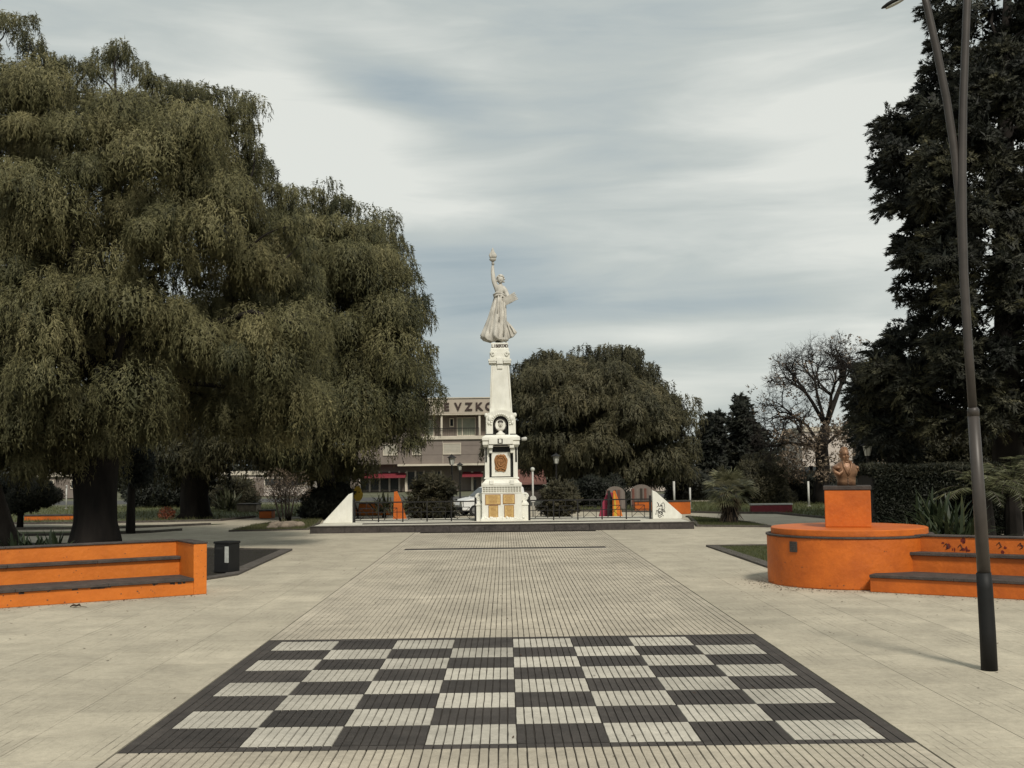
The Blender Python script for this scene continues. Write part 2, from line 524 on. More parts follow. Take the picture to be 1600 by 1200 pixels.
def text(name, body, size, loc, material, parent, extrude=0.02, align='CENTER', bold=0.018):
    cu = bpy.data.curves.new(name, 'FONT')
    cu.body = body
    cu.size = size
    cu.extrude = extrude
    cu.align_x = align
    cu.resolution_u = 3
    cu.offset = size * bold
    cu.materials.append(material)
    tmp = bpy.data.objects.new('tmp_text', cu)
    COL.objects.link(tmp)
    bpy.context.view_layer.update()
    me = bpy.data.meshes.new_from_object(tmp.evaluated_get(bpy.context.evaluated_depsgraph_get()))
    bpy.data.objects.remove(tmp)
    me.transform(Matrix.Translation(loc) @ Matrix.Rotation(PI / 2, 4, 'X'))
    me.materials.clear()
    me.materials.append(material)
    me.name = name
    return link(name, me, parent)


# leaf clouds -------------------------------------------------------------


def tri_mesh(name, V, tint, material, parent, verts_per=3):
    V = np.asarray(V, dtype=np.float32).reshape(-1, 3)
    n = len(V) // verts_per
    me = bpy.data.meshes.new(name)
    me.vertices.add(n * verts_per)
    me.vertices.foreach_set('co', V[:n * verts_per].ravel())
    me.loops.add(n * verts_per)
    me.loops.foreach_set('vertex_index', np.arange(n * verts_per, dtype=np.int32))
    me.polygons.add(n)
    me.polygons.foreach_set('loop_start', np.arange(0, n * verts_per, verts_per, dtype=np.int32))
    me.update(calc_edges=True)
    tint = np.asarray(tint, dtype=float)
    if tint.ndim == 2:
        nr = np.repeat(tint[:, 1:4], verts_per, axis=0)
        tint = tint[:, 0]
    else:
        Q = V[:n * verts_per].reshape(n, verts_per, 3)
        fn = unit(np.cross(Q[:, 1] - Q[:, 0], Q[:, 2] - Q[:, 0]))
        fn = fn * np.where((fn * np.array([0.2, -0.7, 0.7])).sum(1) < 0, -1.0, 1.0)[:, None]
        nr = np.repeat(fn, verts_per, axis=0)
    an_ = me.attributes.new('nrm', 'FLOAT_VECTOR', 'POINT')
    an_.data.foreach_set('vector', nr.astype(np.float32).ravel())
    at = me.attributes.new('tint', 'FLOAT', 'POINT')
    at.data.foreach_set('value', np.clip(np.repeat(tint, verts_per), 0, 1).astype(np.float32))
    me.materials.append(material)
    return link(name, me, parent)


def unit(v):
    return v / np.maximum(np.linalg.norm(v, axis=-1, keepdims=True), 1e-6)


def leaf_tris(Pp, D, L, W, rng):
    """narrow leaves: base at Pp, along D"""
    n = len(Pp)
    D = unit(D)
    S = unit(np.cross(D, rng.normal(size=(n, 3))))
    L = np.broadcast_to(np.asarray(L), (n,))[:, None]
    W = np.broadcast_to(np.asarray(W), (n,))[:, None]
    V = np.stack([Pp - S * W * 0.5, Pp + S * W * 0.5, Pp + D * L], axis=1)
    return V.reshape(-1, 3)


def with_normals(V, tn, c, r, up=0.35):
    ctr = V.reshape(-1, 3, 3).mean(axis=1)
    nr = unit((ctr - np.asarray(c)) / r + np.array([0, 0, up]))
    return V, np.concatenate([np.asarray(tn)[:, None], nr], axis=1)


def in_poly(poly, x, y):
    c = False
    n = len(poly)
    for i in range(n):
        x1, y1 = poly[i]
        x2, y2 = poly[(i + 1) % n]
        if (y1 > y) != (y2 > y) and x < (x2 - x1) * (y - y1) / (y2 - y1) + x1:
            c = not c
    return c


def weep_clump(c, r, ns, m_, rng, leaf=0.2, width=0.045, hang=1.2, core=300, tint=0.5):
    d = unit(rng.normal(size=(ns, 3)))
    d[:, 2] = np.where(d[:, 2] < -0.25, -d[:, 2], d[:, 2])
    s = c + d * np.array([1, 1, 0.8]) * r * rng.uniform(0.62, 1.0, (ns, 1))
    o_ = d.copy()
    o_[:, 2] = 0
    o_ += rng.normal(size=(ns, 3)) * 0.15
    Ls = rng.uniform(0.45, 1.0, ns) * r * hang
    t = np.linspace(0.02, 1, m_)[None, :, None]
    pos = s[:, None, :] + o_[:, None, :] * (0.42 * r) * (t - 0.5 * t * t)
    pos[..., 2] += (0.10 * np.sin(t[..., 0] * 3)) * r * 0.6 - Ls[:, None] * t[..., 0] ** 1.35
    sway = rng.normal(size=(ns, 1, 3)) * np.array([1, 1, 0]) * 0.12 * r
    pos = pos + sway * t * t
    dirn = np.broadcast_to(o_[:, None, :], pos.shape) * (1 - t) * 0.7 + rng.normal(size=pos.shape) * 0.42
    dirn = dirn + np.array([0, 0, -1.0]) * (0.25 + t)
    pp = pos.reshape(-1, 3) + rng.normal(size=(ns * m_, 3)) * 0.035 * r
    V = leaf_tris(pp, dirn.reshape(-1, 3), leaf * rng.uniform(0.6, 1.3, len(pp)), width * rng.uniform(0.7, 1.3, len(pp)), rng)
    tn = np.repeat(tint + rng.normal(size=ns) * 0.11, m_) + rng.normal(size=ns * m_) * 0.035
    if core:
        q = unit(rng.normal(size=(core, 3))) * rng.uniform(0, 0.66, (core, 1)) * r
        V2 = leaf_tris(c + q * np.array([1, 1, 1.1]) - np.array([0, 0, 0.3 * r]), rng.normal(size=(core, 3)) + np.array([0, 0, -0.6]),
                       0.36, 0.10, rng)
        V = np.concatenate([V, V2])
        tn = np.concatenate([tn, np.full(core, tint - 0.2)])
    return with_normals(V, tn, c, r)


def spray_clump(c, r, ns, m_, rng, out=None, leaf=0.2, width=0.05, core=120, tint=0.4, droop=0.25):
    ax = unit(rng.normal(size=(ns, 3)) * np.array([1, 1, 0.6]) + (0 if out is None else np.asarray(out) * 0.9))
    side = unit(np.cross(ax, np.array([0, 0, 1.0]) + rng.normal(size=(ns, 3)) * 0.35))
    t = rng.uniform(0.05, 1, (ns, m_, 1))
    sg = rng.choice([-1.0, 1.0], (ns, m_, 1))
    u_ = rng.uniform(0, 1, (ns, m_, 1))
    ln = r * rng.uniform(0.7, 1.15, (ns, 1, 1))
    pos = c + ax[:, None, :] * t * ln + (side[:, None, :] * sg + ax[:, None, :] * 0.7) * u_ * (1.05 - t) * 0.42 * ln
    pos[..., 2] -= droop * r * (t[..., 0] ** 2)
    pos = pos.reshape(-1, 3) + rng.normal(size=(ns * m_, 3)) * 0.02
    dirn = (ax[:, None, :] * 0.8 + side[:, None, :] * sg * 0.5 + rng.normal(size=(ns, m_, 3)) * 0.25 - np.array([0, 0, 0.25])).reshape(-1, 3)
    V = leaf_tris(pos, dirn, leaf * rng.uniform(0.6, 1.2, len(pos)), width, rng)
    tn = np.repeat(tint + rng.normal(size=ns) * 0.15, m_) + rng.normal(size=ns * m_) * 0.07
    if core:
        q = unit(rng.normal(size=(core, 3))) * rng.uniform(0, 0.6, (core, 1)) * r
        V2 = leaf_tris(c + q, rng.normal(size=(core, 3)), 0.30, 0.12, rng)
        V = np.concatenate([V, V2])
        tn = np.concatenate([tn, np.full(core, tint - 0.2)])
    return with_normals(V, tn, c, r)


def round_clump(c, r, n, rng, leaf=0.12, width=0.06, tint=0.5, core=150, flat=0.85):
    d = unit(rng.normal(size=(n, 3)))
    lump = np.array([1 + 0.34 * mnoise.noise(Vector((q[0] * 2.3 + c[0], q[1] * 2.3, q[2] * 2.3 + c[1]))) for q in d])
    pos = c + d * r * (rng.uniform(0.55, 1.0, n) ** 0.5 * lump)[:, None] * np.array([1, 1, flat])
    V = leaf_tris(pos, d * 0.6 + rng.normal(size=(n, 3)) * 0.7 + np.array([0, 0, 0.25]), leaf * rng.uniform(0.6, 1.3, n), width, rng)
    tn = tint + rng.normal(size=n) * 0.13
    if core:
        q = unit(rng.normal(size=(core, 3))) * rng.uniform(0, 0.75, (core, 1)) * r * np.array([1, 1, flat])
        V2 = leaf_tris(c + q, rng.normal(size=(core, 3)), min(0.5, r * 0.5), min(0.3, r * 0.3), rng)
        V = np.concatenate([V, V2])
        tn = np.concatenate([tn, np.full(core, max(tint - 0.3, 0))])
    return with_normals(V, tn, c, r)


def crown_clumps(poly, Yc, depth, n, rpx, rng, low=1.0, keep=0.75, fill=0):
    """clump centres filling a crown: its outline in elevation is poly, its thickness front to back is 2*depth"""
    back = []
    xs = [q[0] for q in poly]
    ys = [q[1] for q in poly]
    cx, cy = (min(xs) + max(xs)) / 2, (min(ys) + max(ys)) / 2
    hx, hy = (max(xs) - min(xs)) / 2, (max(ys) - min(ys)) / 2
    res = []
    # a closed back layer first, so that the crown has no accidental windows
    st_ = sum(rpx) / 2 * fill
    if fill:
        y = min(ys)
        while y < max(ys):
            x = min(xs)
            while x < max(xs):
                jx, jy = x + rng.uniform(-.3, .3) * st_, y + rng.uniform(-.3, .3) * st_
                r = sum(rpx) / 2 * 0.85
                if all(in_poly(poly, jx + math.cos(a) * r * 0.6, jy + math.sin(a) * r * 0.6) for a in np.linspace(0, 2 * PI, 7)[:-1]):
                    Y = Yc + rng.uniform(-0.2, 0.5) * depth
                    back.append((np.array(P(jx, jy, Y)), r * Y / FPX, jx, jy, Y))
                x += st_
            y += st_
    tries = 0
    while len(res) < n and tries < 60000:
        tries += 1
        x, y = rng.uniform(min(xs), max(xs)), rng.uniform(min(ys), max(ys))
        r = rng.uniform(*rpx)
        rr = r * keep
        if not all(in_poly(poly, x + math.cos(a) * rr, y + math.sin(a) * rr * (low if math.sin(a) > 0 else 1)) for a in np.linspace(0, 2 * PI, 9)[:-1]):
            continue
        rho = min(1.0, math.hypot((x - cx) / hx, (y - cy) / hy))
        e = math.sqrt(max(0.0, 1 - rho * rho))
        k = len(res) / n
        if k < 0.6:
            dy = -depth * (0.25 + 0.75 * e) * rng.uniform(0.6, 1)
        elif k < 0.85:
            dy = rng.uniform(-0.4, 0.4) * depth
        else:
            dy = depth * e * rng.uniform(0.3, 0.9)
        Y = Yc + dy
        c = P(x, y, Y)
        res.append((np.array(c), r * Y / FPX, x, y, Y))
    return res + back


def outline_pts(poly, step, rng, jitter=6, ymax=9999):
    res = []
    for i in range(len(poly)):
        a, b = poly[i], poly[(i + 1) % len(poly)]
        L = math.hypot(b[0] - a[0], b[1] - a[1])
        for k in range(max(1, int(L / step))):
            t = (k + rng.uniform(0, 1)) / max(1, int(L / step))
            x, y = a[0] + (b[0] - a[0]) * t + rng.normal() * jitter, a[1] + (b[1] - a[1]) * t + rng.normal() * jitter
            if y < ymax:
                res.append((x, y))
    return res


def limb(mb, a, b, r0, r1, rng, bend=0.12, seg=6, sides=7):
    a, b = Vector(a), Vector(b)
    L = (b - a).length
    o1 = Vector(rng.normal(size=3)) * bend * L
    pts = []
    for i in range(seg + 1):
        t = i / seg
        pts.append(a.lerp(b, t) + o1 * math.sin(PI * t) * 0.6 + Vector(rng.normal(size=3)) * 0.02 * L * (0 < i < seg))
    mb.tube(pts, [r0 + (r1 - r0) * (i / seg) for i in range(seg + 1)], sides)


# =================================================================== SETTING
# ground, roads, paths ----------------------------------------------------
mb = MB()
mb.add([(-900, -40, -0.06), (900, -40, -0.06), (900, 1600, -0.06), (-900, 1600, -0.06)], [(0, 1, 2, 3)])
tag(mb.build('ground', M['far_ground']), kind='structure')
mb = MB()
mb.add([(-300, 92, -0.05), (300, 92, -0.05), (300, 103, -0.05), (-300, 103, -0.05)], [(0, 1, 2, 3)])
tag(mb.build('road', M['road']), kind='structure')
mb = MB()
mb.add([(-70, -12, -0.03), (70, -12, -0.03), (70, 84, -0.03), (-70, 84, -0.03)], [(0, 1, 2, 3)])
plaza = tag(mb.build('plaza', M['paving_base']), kind='structure')

BX0, BX1 = G(188, 1172).x, G(1440, 1165).x
BXC = (BX0 + BX1) / 2
BW = BX1 - BX0
X0 = BXC - BW / 2
mb = MB()
mb.add([(X0 - 0.02, -4, -0.014), (X0 + BW + 0.02, -4, -0.014), (X0 + BW + 0.02, 46.2, -0.014), (X0 - 0.02, 46.2, -0.014)], [(0, 1, 2, 3)])
walkway = tag(mb.build('walkway', M['grout']), kind='structure')

TILE = BW * 0.1175
GROOVE = 0.0095


def grooved(w, l, n, seed, wob=0.003, groove=GROOVE):
    """a tile with n raised ribs along its length: origin at its near left corner, top at z = 0"""
    rr = random.Random(seed)
    mb_ = MB()
    p_ = w / n
    S = 4
    for k in range(n):
        x0_, x1_ = k * p_ + groove * 0.5, (k + 1) * p_ - groove * 0.5
        dz = -rr.uniform(0, 0.0015)
        vs = []
        for s in range(S + 1):
            y = l * s / S + (0.002 if s == 0 else -0.002 if s == S else 0)
            a, b = rr.uniform(-wob, wob), rr.uniform(-wob, wob)
            vs += [(x0_ + a - 0.001, y, -0.013), (x0_ + a + 0.003, y, dz), (x1_ + b - 0.003, y, dz), (x1_ + b + 0.001, y, -0.013)]
        fs = []
        for s in range(S):
            for q in range(3):
                fs.append((s * 4 + q, s * 4 + q + 1, (s + 1) * 4 + q + 1, (s + 1) * 4 + q)[::-1])
        mb_.add(vs, fs)
    # faces point up
    mb_.f = [tuple(reversed(q)) for q in mb_.f]
    return mb_


# chessboard --------------------------------------------------------------
YN, YF = G(785, 1162).y, G(785, 998.5).y
SQL = (YF - YN) / 8
side = (BW - 8 * TILE) / 2
light_v = [grooved(TILE, SQL, 10, 30 + i).mesh('light_square', M['light_tile']) for i in range(4)]
dark_v = [grooved(TILE, SQL, 10, 40 + i, groove=0.009).mesh('dark_square', M['dark_tile']) for i in range(4)]
mb = MB()
mb.add([(X0, YN - 0.17, -0.0138), (X0 + BW, YN - 0.17, -0.0138), (X0 + BW, YF + 0.195, -0.0138), (X0, YF + 0.195, -0.0138)], [(0, 1, 2, 3)])
board = tag(mb.build('chessboard', M['grout']), kind='structure')
board['label'] = 'giant chessboard inlaid in the grooved paving'
board.location.z = 0.0006
for r in range(8):
    for c in range(8):
        white = (r + c) % 2 == 1
        v = (light_v if white else dark_v)[random.randrange(4)]
        o = link('light_square' if white else 'dark_square', v, board)
        o.location = (X0 + side + c * TILE, YN + r * SQL, random.uniform(-0.001, 0.001))
for (x, y, w, l, n) in ((X0, YN - 0.17, side, YF - YN + 0.365, 2), (X0 + BW - side, YN - 0.17, side, YF - YN + 0.365, 2),
                        (X0 + side, YN - 0.17, 8 * TILE, 0.165, 80), (X0 + side, YF + 0.003, 8 * TILE, 0.19, 80)):
    o = grooved(w, l, n, 51, groove=0.007).build('border_strip', M['dark_tile'], board)
    o.location = (x, y, 0)

walk_v = [grooved(TILE, TILE, 10, 60 + i).mesh('ribbed_tile', M['walk_tile']) for i in range(6)]
y = YN - 0.172 - TILE
rows = []
for k in range(6):
    rows.append(y)
    y -= TILE
y = YF + 0.198
while y + TILE < 46.3:
    rows.append(y)
    y += TILE
n_obj = 0
far = MB()
for y in sorted(rows):
    for c in range(8):
        if y < 40 and n_obj < 300:
            o = link('ribbed_tile', walk_v[random.randrange(6)], walkway)
            o.location = (X0 + side + c * TILE, y, random.uniform(-0.0015, 0.001))
            n_obj += 1
        else:
            g_ = grooved(TILE, TILE, 10, 9)
            far.add([(a + X0 + side + c * TILE, b + y, z) for a, b, z in g_.v], g_.f)
tag(far.build('far_ribbed_tiles', M['walk_tile'], walkway), kind='stuff')
for sx in (0, 1):
    for (ya, yb) in ((rows[5], YN - 0.172), (YF + 0.198, 46.2)):
        o = grooved(side - 0.004, yb - ya, 2, 70 + sx).build('edge_strip', M['walk_tile'], walkway)
        o.location = (X0 + (BW - side + 0.004) * sx, ya, 0)

# side slabs: worn tiles whose fine ribs show only in patches --------------


def slab_material():
    m_ = mat('slab_tile', (0.60, 0.535, 0.41), (0.46, 0.41, 0.315), 0.9, 1.6, bump=0.0, big=0.22, bigscale=0.35, rand=0.12,
             spots=(0.20, 0.175, 0.135), spotscale=5, spotthr=0.68, fine=0.2)
    t = m_.node_tree
    b = t.nodes['Principled BSDF']
    geo = N(t, 'ShaderNodeNewGeometry')
    sp = N(t, 'ShaderNodeSeparateXYZ')
    t.links.new(geo.outputs['Position'], sp.inputs[0])
    wn = N(t, 'ShaderNodeTexNoise', i_Scale=6.0, i_Detail=3.0)
    t.links.new(geo.outputs['Position'], wn.inputs['Vector'])
    wa = N(t, 'ShaderNodeMath', operation='MULTIPLY_ADD')
    t.links.new(wn.outputs[0], wa.inputs[0])
    wa.inputs[1].default_value = 0.02
    t.links.new(sp.outputs[0], wa.inputs[2])
    md = N(t, 'ShaderNodeMath', operation='PINGPONG')
    t.links.new(wa.outputs[0], md.inputs[0])
    md.inputs[1].default_value = 0.05
    gr = N(t, 'ShaderNodeMapRange', interpolation_type='SMOOTHSTEP', i_1=0.002, i_2=0.009, i_3=1.0, i_4=0.0)
    t.links.new(md.outputs[0], gr.inputs[0])
    mp_ = N(t, 'ShaderNodeMapping')
    mp_.inputs['Scale'].default_value = (1.6, 0.55, 1)
    t.links.new(geo.outputs['Position'], mp_.inputs[0])
    mk = N(t, 'ShaderNodeTexNoise', i_Scale=1.1, i_Detail=6.0, i_Roughness=0.75)
    t.links.new(mp_.outputs[0], mk.inputs['Vector'])
    mm = N(t, 'ShaderNodeMapRange', i_1=0.50, i_2=0.68, i_3=0.0, i_4=1.0)
    t.links.new(mk.outputs[0], mm.inputs[0])
    mu = N(t, 'ShaderNodeMath', operation='MULTIPLY')
    t.links.new(gr.outputs[0], mu.inputs[0])
    t.links.new(mm.outputs[0], mu.inputs[1])
    old = b.inputs['Base Color'].links[0].from_socket
    mx = N(t, 'ShaderNodeMix', data_type='RGBA')
    t.links.new(mu.outputs[0], mx.inputs['Factor'])
    t.links.new(old, mx.inputs[6])
    mx.inputs[7].default_value = (0.12, 0.105, 0.08, 1)
    t.links.new(mx.outputs[2], b.inputs['Base Color'])
    bp = N(t, 'ShaderNodeBump')
    bp.inputs['Strength'].default_value = 0.5
    bp.inputs['Distance'].default_value = 0.006
    iv = N(t, 'ShaderNodeMath', operation='SUBTRACT')
    iv.inputs[0].default_value = 1
    t.links.new(mu.outputs[0], iv.inputs[1])
    t.links.new(iv.outputs[0], bp.inputs['Height'])
    t.links.new(bp.outputs[0], b.inputs['Normal'])
    return m_


M['slab_tile'] = slab_material()
SL = 1.02
slab_v = []
for i in range(4):
    g_ = 0.0022
    mb = MB()
    mb.add([(g_, g_, -0.02), (SL - g_, g_, -0.02), (SL - g_, SL - g_, -0.02), (g_, SL - g_, -0.02),
            (g_ + .002, g_ + .002, 0), (SL - g_ - .002, g_ + .002, 0), (SL - g_ - .002, SL - g_ - .002, 0), (g_ + .002, SL - g_ - .002, 0)],
           [(4, 5, 6, 7), (0, 1, 5, 4), (1, 2, 6, 5), (2, 3, 7, 6), (3, 0, 4, 7)])
    slab_v.append(mb.mesh('paving_slab', M['slab_tile']))
far = MB()
n_l = n_r = 0
for s in (-1, 1):
    for ix in range(0, 56):
        for iy in range(-8, 76):
            xa = X0 + BW + 0.012 + ix * SL if s > 0 else X0 - 0.012 - (ix + 1) * SL
            ya = 4.5 + iy * SL
            cnt = n_r if s > 0 else n_l
            vis = ya > 8 and abs(xa) < 0.52 * (ya + 2) + 1
            if vis and ya < 26.5 and cnt < 148:
                o = link('paving_slab', slab_v[(ix * 3 + iy) % 4], plaza)
                o.location = (xa, ya, random.uniform(-0.002, 0.0005))
                if s > 0:
                    n_r += 1
                else:
                    n_l += 1
            else:
                g_ = 0.0022
                far.add([(xa + g_, ya + g_, -0.001), (xa + SL - g_, ya + g_, -0.001), (xa + SL - g_, ya + SL - g_, -0.001), (xa + g_, ya + SL - g_, -0.001)], [(0, 1, 2, 3)])
for ix in range(8):
    for iy in range(27):
        xa, ya = X0 + ix * BW / 8, 46.3 + iy * 1.2
        far.add([(xa, ya, -0.001), (xa + BW / 8 - .008, ya, -0.001), (xa + BW / 8 - .008, ya + 1.19, -0.001), (xa, ya + 1.19, -0.001)], [(0, 1, 2, 3)])
tag(far.build('far_paving_slabs', M['slab_tile'], plaza), kind='stuff')

# drain slot across the walkway
ds = thing('drain_channel', 'long narrow dark drain slot across the walkway before the monument platform', 'drain', (BXC, G(790, 857).y, 0))
mb = MB()
ya = G(632, 859).y
xa, xb = G(632, 859).x, G(948, 856).x
mb.box(xa, xb, ya - 0.36, ya + 0.36, -0.012, 0.006)
mb.build('channel', M['grout'], ds)
mb = MB()
mb.box(xa, xb, ya - 0.50, ya - 0.36, -0.012, 0.012)
mb.build('rim', M['light_tile'], ds)


def flat_poly(name, pts, z, material, **kw):
    mb_ = MB()
    mb_.add([(q[0], q[1], z) for q in pts], [tuple(range(len(pts)))])
    me_ = mb_.build(name, material)
    if me_.data.polygons[0].normal.z < 0:
        me_.data.flip_normals()
    return tag(me_, kind='structure', **kw)


def kerb_run(pts, w=0.14, h=0.12, seg=1.6, closed=True, name='kerb', material=None):
    """a kerb of separate stones round a bed"""
    root = MB()
    n = len(pts)
    c = sum((Vector((q[0], q[1], 0)) for q in pts), Vector()) / n
    k_root = tag(bpy.data.objects.new(name, None), kind='structure')
    COL.objects.link(k_root)
    cnt = 0
    for i in range(n if closed else n - 1):
        a, b = Vector((pts[i][0], pts[i][1], 0)), Vector((pts[(i + 1) % n][0], pts[(i + 1) % n][1], 0))
        d = (b - a)
        L = d.length
        if L < 0.1:
            continue
        d.normalize()
        nn = Vector((-d.y, d.x, 0))
        if (c - a).dot(nn) < 0:
            nn = -nn
        m_ = max(1, int(L / seg))
        for k in range(m_):
            s0, s1 = L * k / m_ + 0.006, L * (k + 1) / m_ - 0.006
            mb_ = MB()
            hh = h + random.uniform(-0.006, 0.006)
            mb_.extr([a + d * s0, a + d * s1, a + d * s1 + nn * w, a + d * s0 + nn * w], (0, 0, hh))
            mb_.build('kerb_stone', material or M['kerb'], k_root)
            cnt += 1
    return k_root


def inner_blades(pts, n, h, rng, tint=0.5, name='grass'):
    xs, ys = [q[0] for q in pts], [q[1] for q in pts]
    out_ = []
    while len(out_) < n:
        x, y = rng.uniform(min(xs), max(xs)), rng.uniform(min(ys), max(ys))
        if in_poly([(q[0], q[1]) for q in pts], x, y):
            out_.append((x, y, 0.0))
    pp = np.array(out_)
    V = leaf_tris(pp, rng.normal(size=(n, 3)) * 0.45 + np.array([0, 0, 1.0]), h * rng.uniform(0.5, 1.3, n), h * 0.16, rng)
    o = tri_mesh(name, V, tint + rng.normal(size=n) * 0.16, M['grass_blade'], None)
    return tag(o, kind='stuff')


E_L = Vector((G(323, 928).x, G(323, 928).y))
UL, NL = Vector((-0.85, -0.527)), Vector((-0.527, 0.85))
# beds in the plaza
bedL = [G(457, 860), G(372, 899), Vector((-7.6, 26.2, 0)), Vector((-14.5, 21.9, 0)), Vector((-26, 22, 0)), Vector((-26, 44, 0)), Vector((-12, 41.5, 0)), Vector((-10.2, 38.2, 0))]
flat_poly('left_bed', bedL, 0.012, M['soil'])
kerb_run([bedL[0], bedL[1], bedL[2]], w=0.35, h=0.05, closed=False)
kerb_run([bedL[7], bedL[0]], w=0.12, h=0.06, closed=False)
bedR = [G(1103, 854), G(1200, 888), Vector((6.6, 26.4, 0)), Vector((10.5, 26.5, 0)), Vector((16, 22.5, 0)), Vector((27, 22, 0)), Vector((27, 35.0, 0)), G(1400, 851)]
flat_poly('right_bed', bedR, 0.012, M['grass_ground'])
kerb_run([bedR[0], bedR[1], bedR[2]], w=0.35, h=0.05, closed=False)
kerb_run([bedR[7], bedR[0]], w=0.12, h=0.06, closed=False)
inner_blades([bedR[0], bedR[1], bedR[2], Vector((9, 27, 0)), G(1300, 852)], 26000, 0.07, RNG, 0.45)
inner_blades([bedL[0], bedL[1], bedL[2], Vector((-12, 24, 0)), Vector((-12, 40, 0))], 9000, 0.05, RNG, -0.1)  # blades tinted near black, the tree shade put into their colour
bedM = [G(357, 831), G(398, 821), G(432, 816.5), G(504, 810.5), G(500, 818), G(483, 828)]
flat_poly('small_bed', bedM, 0.012, M['soil'])
kerb_run(bedM, h=0.06)
inner_blades(bedM, 9000, 0.14, RNG, 0.6)
bedP = [G(1088, 823), G(1205, 824), G(1172, 817.5), G(1120, 811.5), G(1075, 808)]
flat_poly('palm_bed', bedP, 0.012, M['grass_ground'])
kerb_run(bedP, h=0.08)
inner_blades(bedP, 12000, 0.12, RNG, 0.4)
# lawns far off between the paths
lawns = [
    [G(-220, 822), G(150, 818), G(345, 814.2), G(400, 808.6), G(560, 806.5), G(700, 803), G(700, 786), G(-220, 795)],
    [G(-220, 829), G(100, 827.5), G(205, 825.5), G(330, 820.3), G(356, 818.6), G(150, 822)],
    [G(-220, 842), G(150, 836), G(235, 832.5), G(285, 829), G(180, 830), G(-220, 835)],
    [G(880, 799), G(1075, 801), G(1130, 802.5), G(1215, 803), G(1300, 811), G(1480, 818), G(1700, 830), G(1700, 800), G(1200, 784), G(880, 784)],
    [G(1555, 834), G(1700, 838), G(1700, 828), G(1540, 828)],
]
for i, l in enumerate(lawns):
    flat_poly('lawn', l, 0.01 + 0.004 * i, M['grass_ground'])
    kerb_run(l[:4] if i != 3 else l[:7], w=0.12, h=0.1, seg=3.5, closed=False)
inner_blades(lawns[0], 16000, 0.22, RNG, 0.6)
inner_blades(lawns[3], 16000, 0.22, RNG, 0.55)

# far mass of trees closing the horizon
cl, tn = [], []
for i in range(150):
    x = -150 + i * 2.1 + random.uniform(-1, 1)
    Y = 150 + random.uniform(-8, 8)
    r = random.uniform(3.0, 4.6)
    V_, T_ = round_clump(np.array([x, Y, r * 0.75]), r, 420, RNG, 0.9, 0.45, 0.4, 80)
    cl.append(V_)
    tn.append(T_)
tag(tri_mesh('distant_trees', np.concatenate(cl), np.concatenate(tn), M['leaf_dark'], None), kind='stuff')

# =================================================================== MONUMENT PLATFORM
PY = 46.3
PH = 0.28
pl_x0, pl_x1 = P(484, 829, PY).x, P(1085, 824, PY).x
plat = thing('monument_platform', 'low black stone step with pale top under the white monument', 'platform', ((pl_x0 + pl_x1) / 2, PY + 3, 0))
n_seg = 11
for k in range(n_seg):
    a, b = pl_x0 + (pl_x1 - pl_x0) * k / n_seg, pl_x0 + (pl_x1 - pl_x0) * (k + 1) / n_seg
    mb = MB()
    mb.box(a + 0.006, b - 0.006, PY + random.uniform(0, 0.01), PY + 0.3, 0, PH - 0.02)
    mb.build('riser_stone', M['plinth_dark'], plat)
for xx in (pl_x0, pl_x1 - 0.3):
    mb = MB()
    mb.box(xx, xx + 0.3, PY + 0.31, PY + 6, 0, PH - 0.02)
    mb.build('side_stone', M['plinth_dark'], plat)
mb = MB()
mb.box(pl_x0 + 0.3, pl_x1 - 0.3, PY + 0.3, PY + 6, 0, PH - 0.03)
mb.build('fill', M['kerb'], plat)
mb = MB()
mb.box(pl_x0 - 0.02, pl_x1 + 0.02, PY - 0.02, PY + 0.42, PH - 0.019, PH - 0.002)
mb.build('edge_slab', M['kerb'], plat)
mb = MB()
mb.box(pl_x0 + 0.1, pl_x1 - 0.1, PY + 0.42, PY + 5.9, PH - 0.019, PH)
mb.build('top_slab', M['plinth_top'], plat)
mb = MB()
a, b = P(567, 816, PY + 1.4).x, P(1000, 816, PY + 1.4).x
mb.box(a, b, PY + 1.2, PY + 1.5, PH, PH + 0.035)
mb.build('strip', M['plinth_dark'], plat)

# wing walls at both ends of the fence
FY = 49.3


def wing(px_a, px_b, y_top, right):
    x_in = P(px_a, 790, FY).x
    x_out = P(px_b, 810, FY).x
    ztop = P(px_a, y_top, FY).z
    nm = thing('wing_wall', 'white triangular end wall with black scribbled graffiti right of the monument fence' if right else
               'plain white triangular end wall left of the monument fence', 'wall', ((x_in + x_out) / 2, FY, PH), 'triangular end walls of the monument fence')
    mb_ = MB()
    zs = PH + 0.16 if right else PH + 0.02
    prof = [(x_in, PH), (x_out, PH), (x_out, zs), (x_in + (x_out - x_in) * 0.12, ztop - 0.06), (x_in, ztop)]
    mb_.extr([(x, FY - 0.14, z) for x, z in prof], (0, 0.28, 0))
    mb_.build('wall_face', M['white_plaster'], nm, bevel=0.015)
    if right:
        g_ = MB()
        rr = random.Random(4)
        for k in range(13):
            cx, cz = P(1026 + rr.uniform(0, 21), 800 - rr.uniform(-3, 10), FY - 0.145).x, PH + rr.uniform(0.15, 0.62)
            pts = []
            a0 = rr.uniform(0, 6)
            for q in range(6):
                an = a0 + q * rr.uniform(0.5, 1.1)
                pts.append((cx + math.cos(an) * 0.09, FY - 0.15, cz + math.sin(an) * 0.10))
            g_.tube(pts, 0.010, 4)
        g_.build('graffiti', M['graffiti'], nm)
    return nm


wing(551, 505, 770, False)
wing(1019, 1065, 766, True)


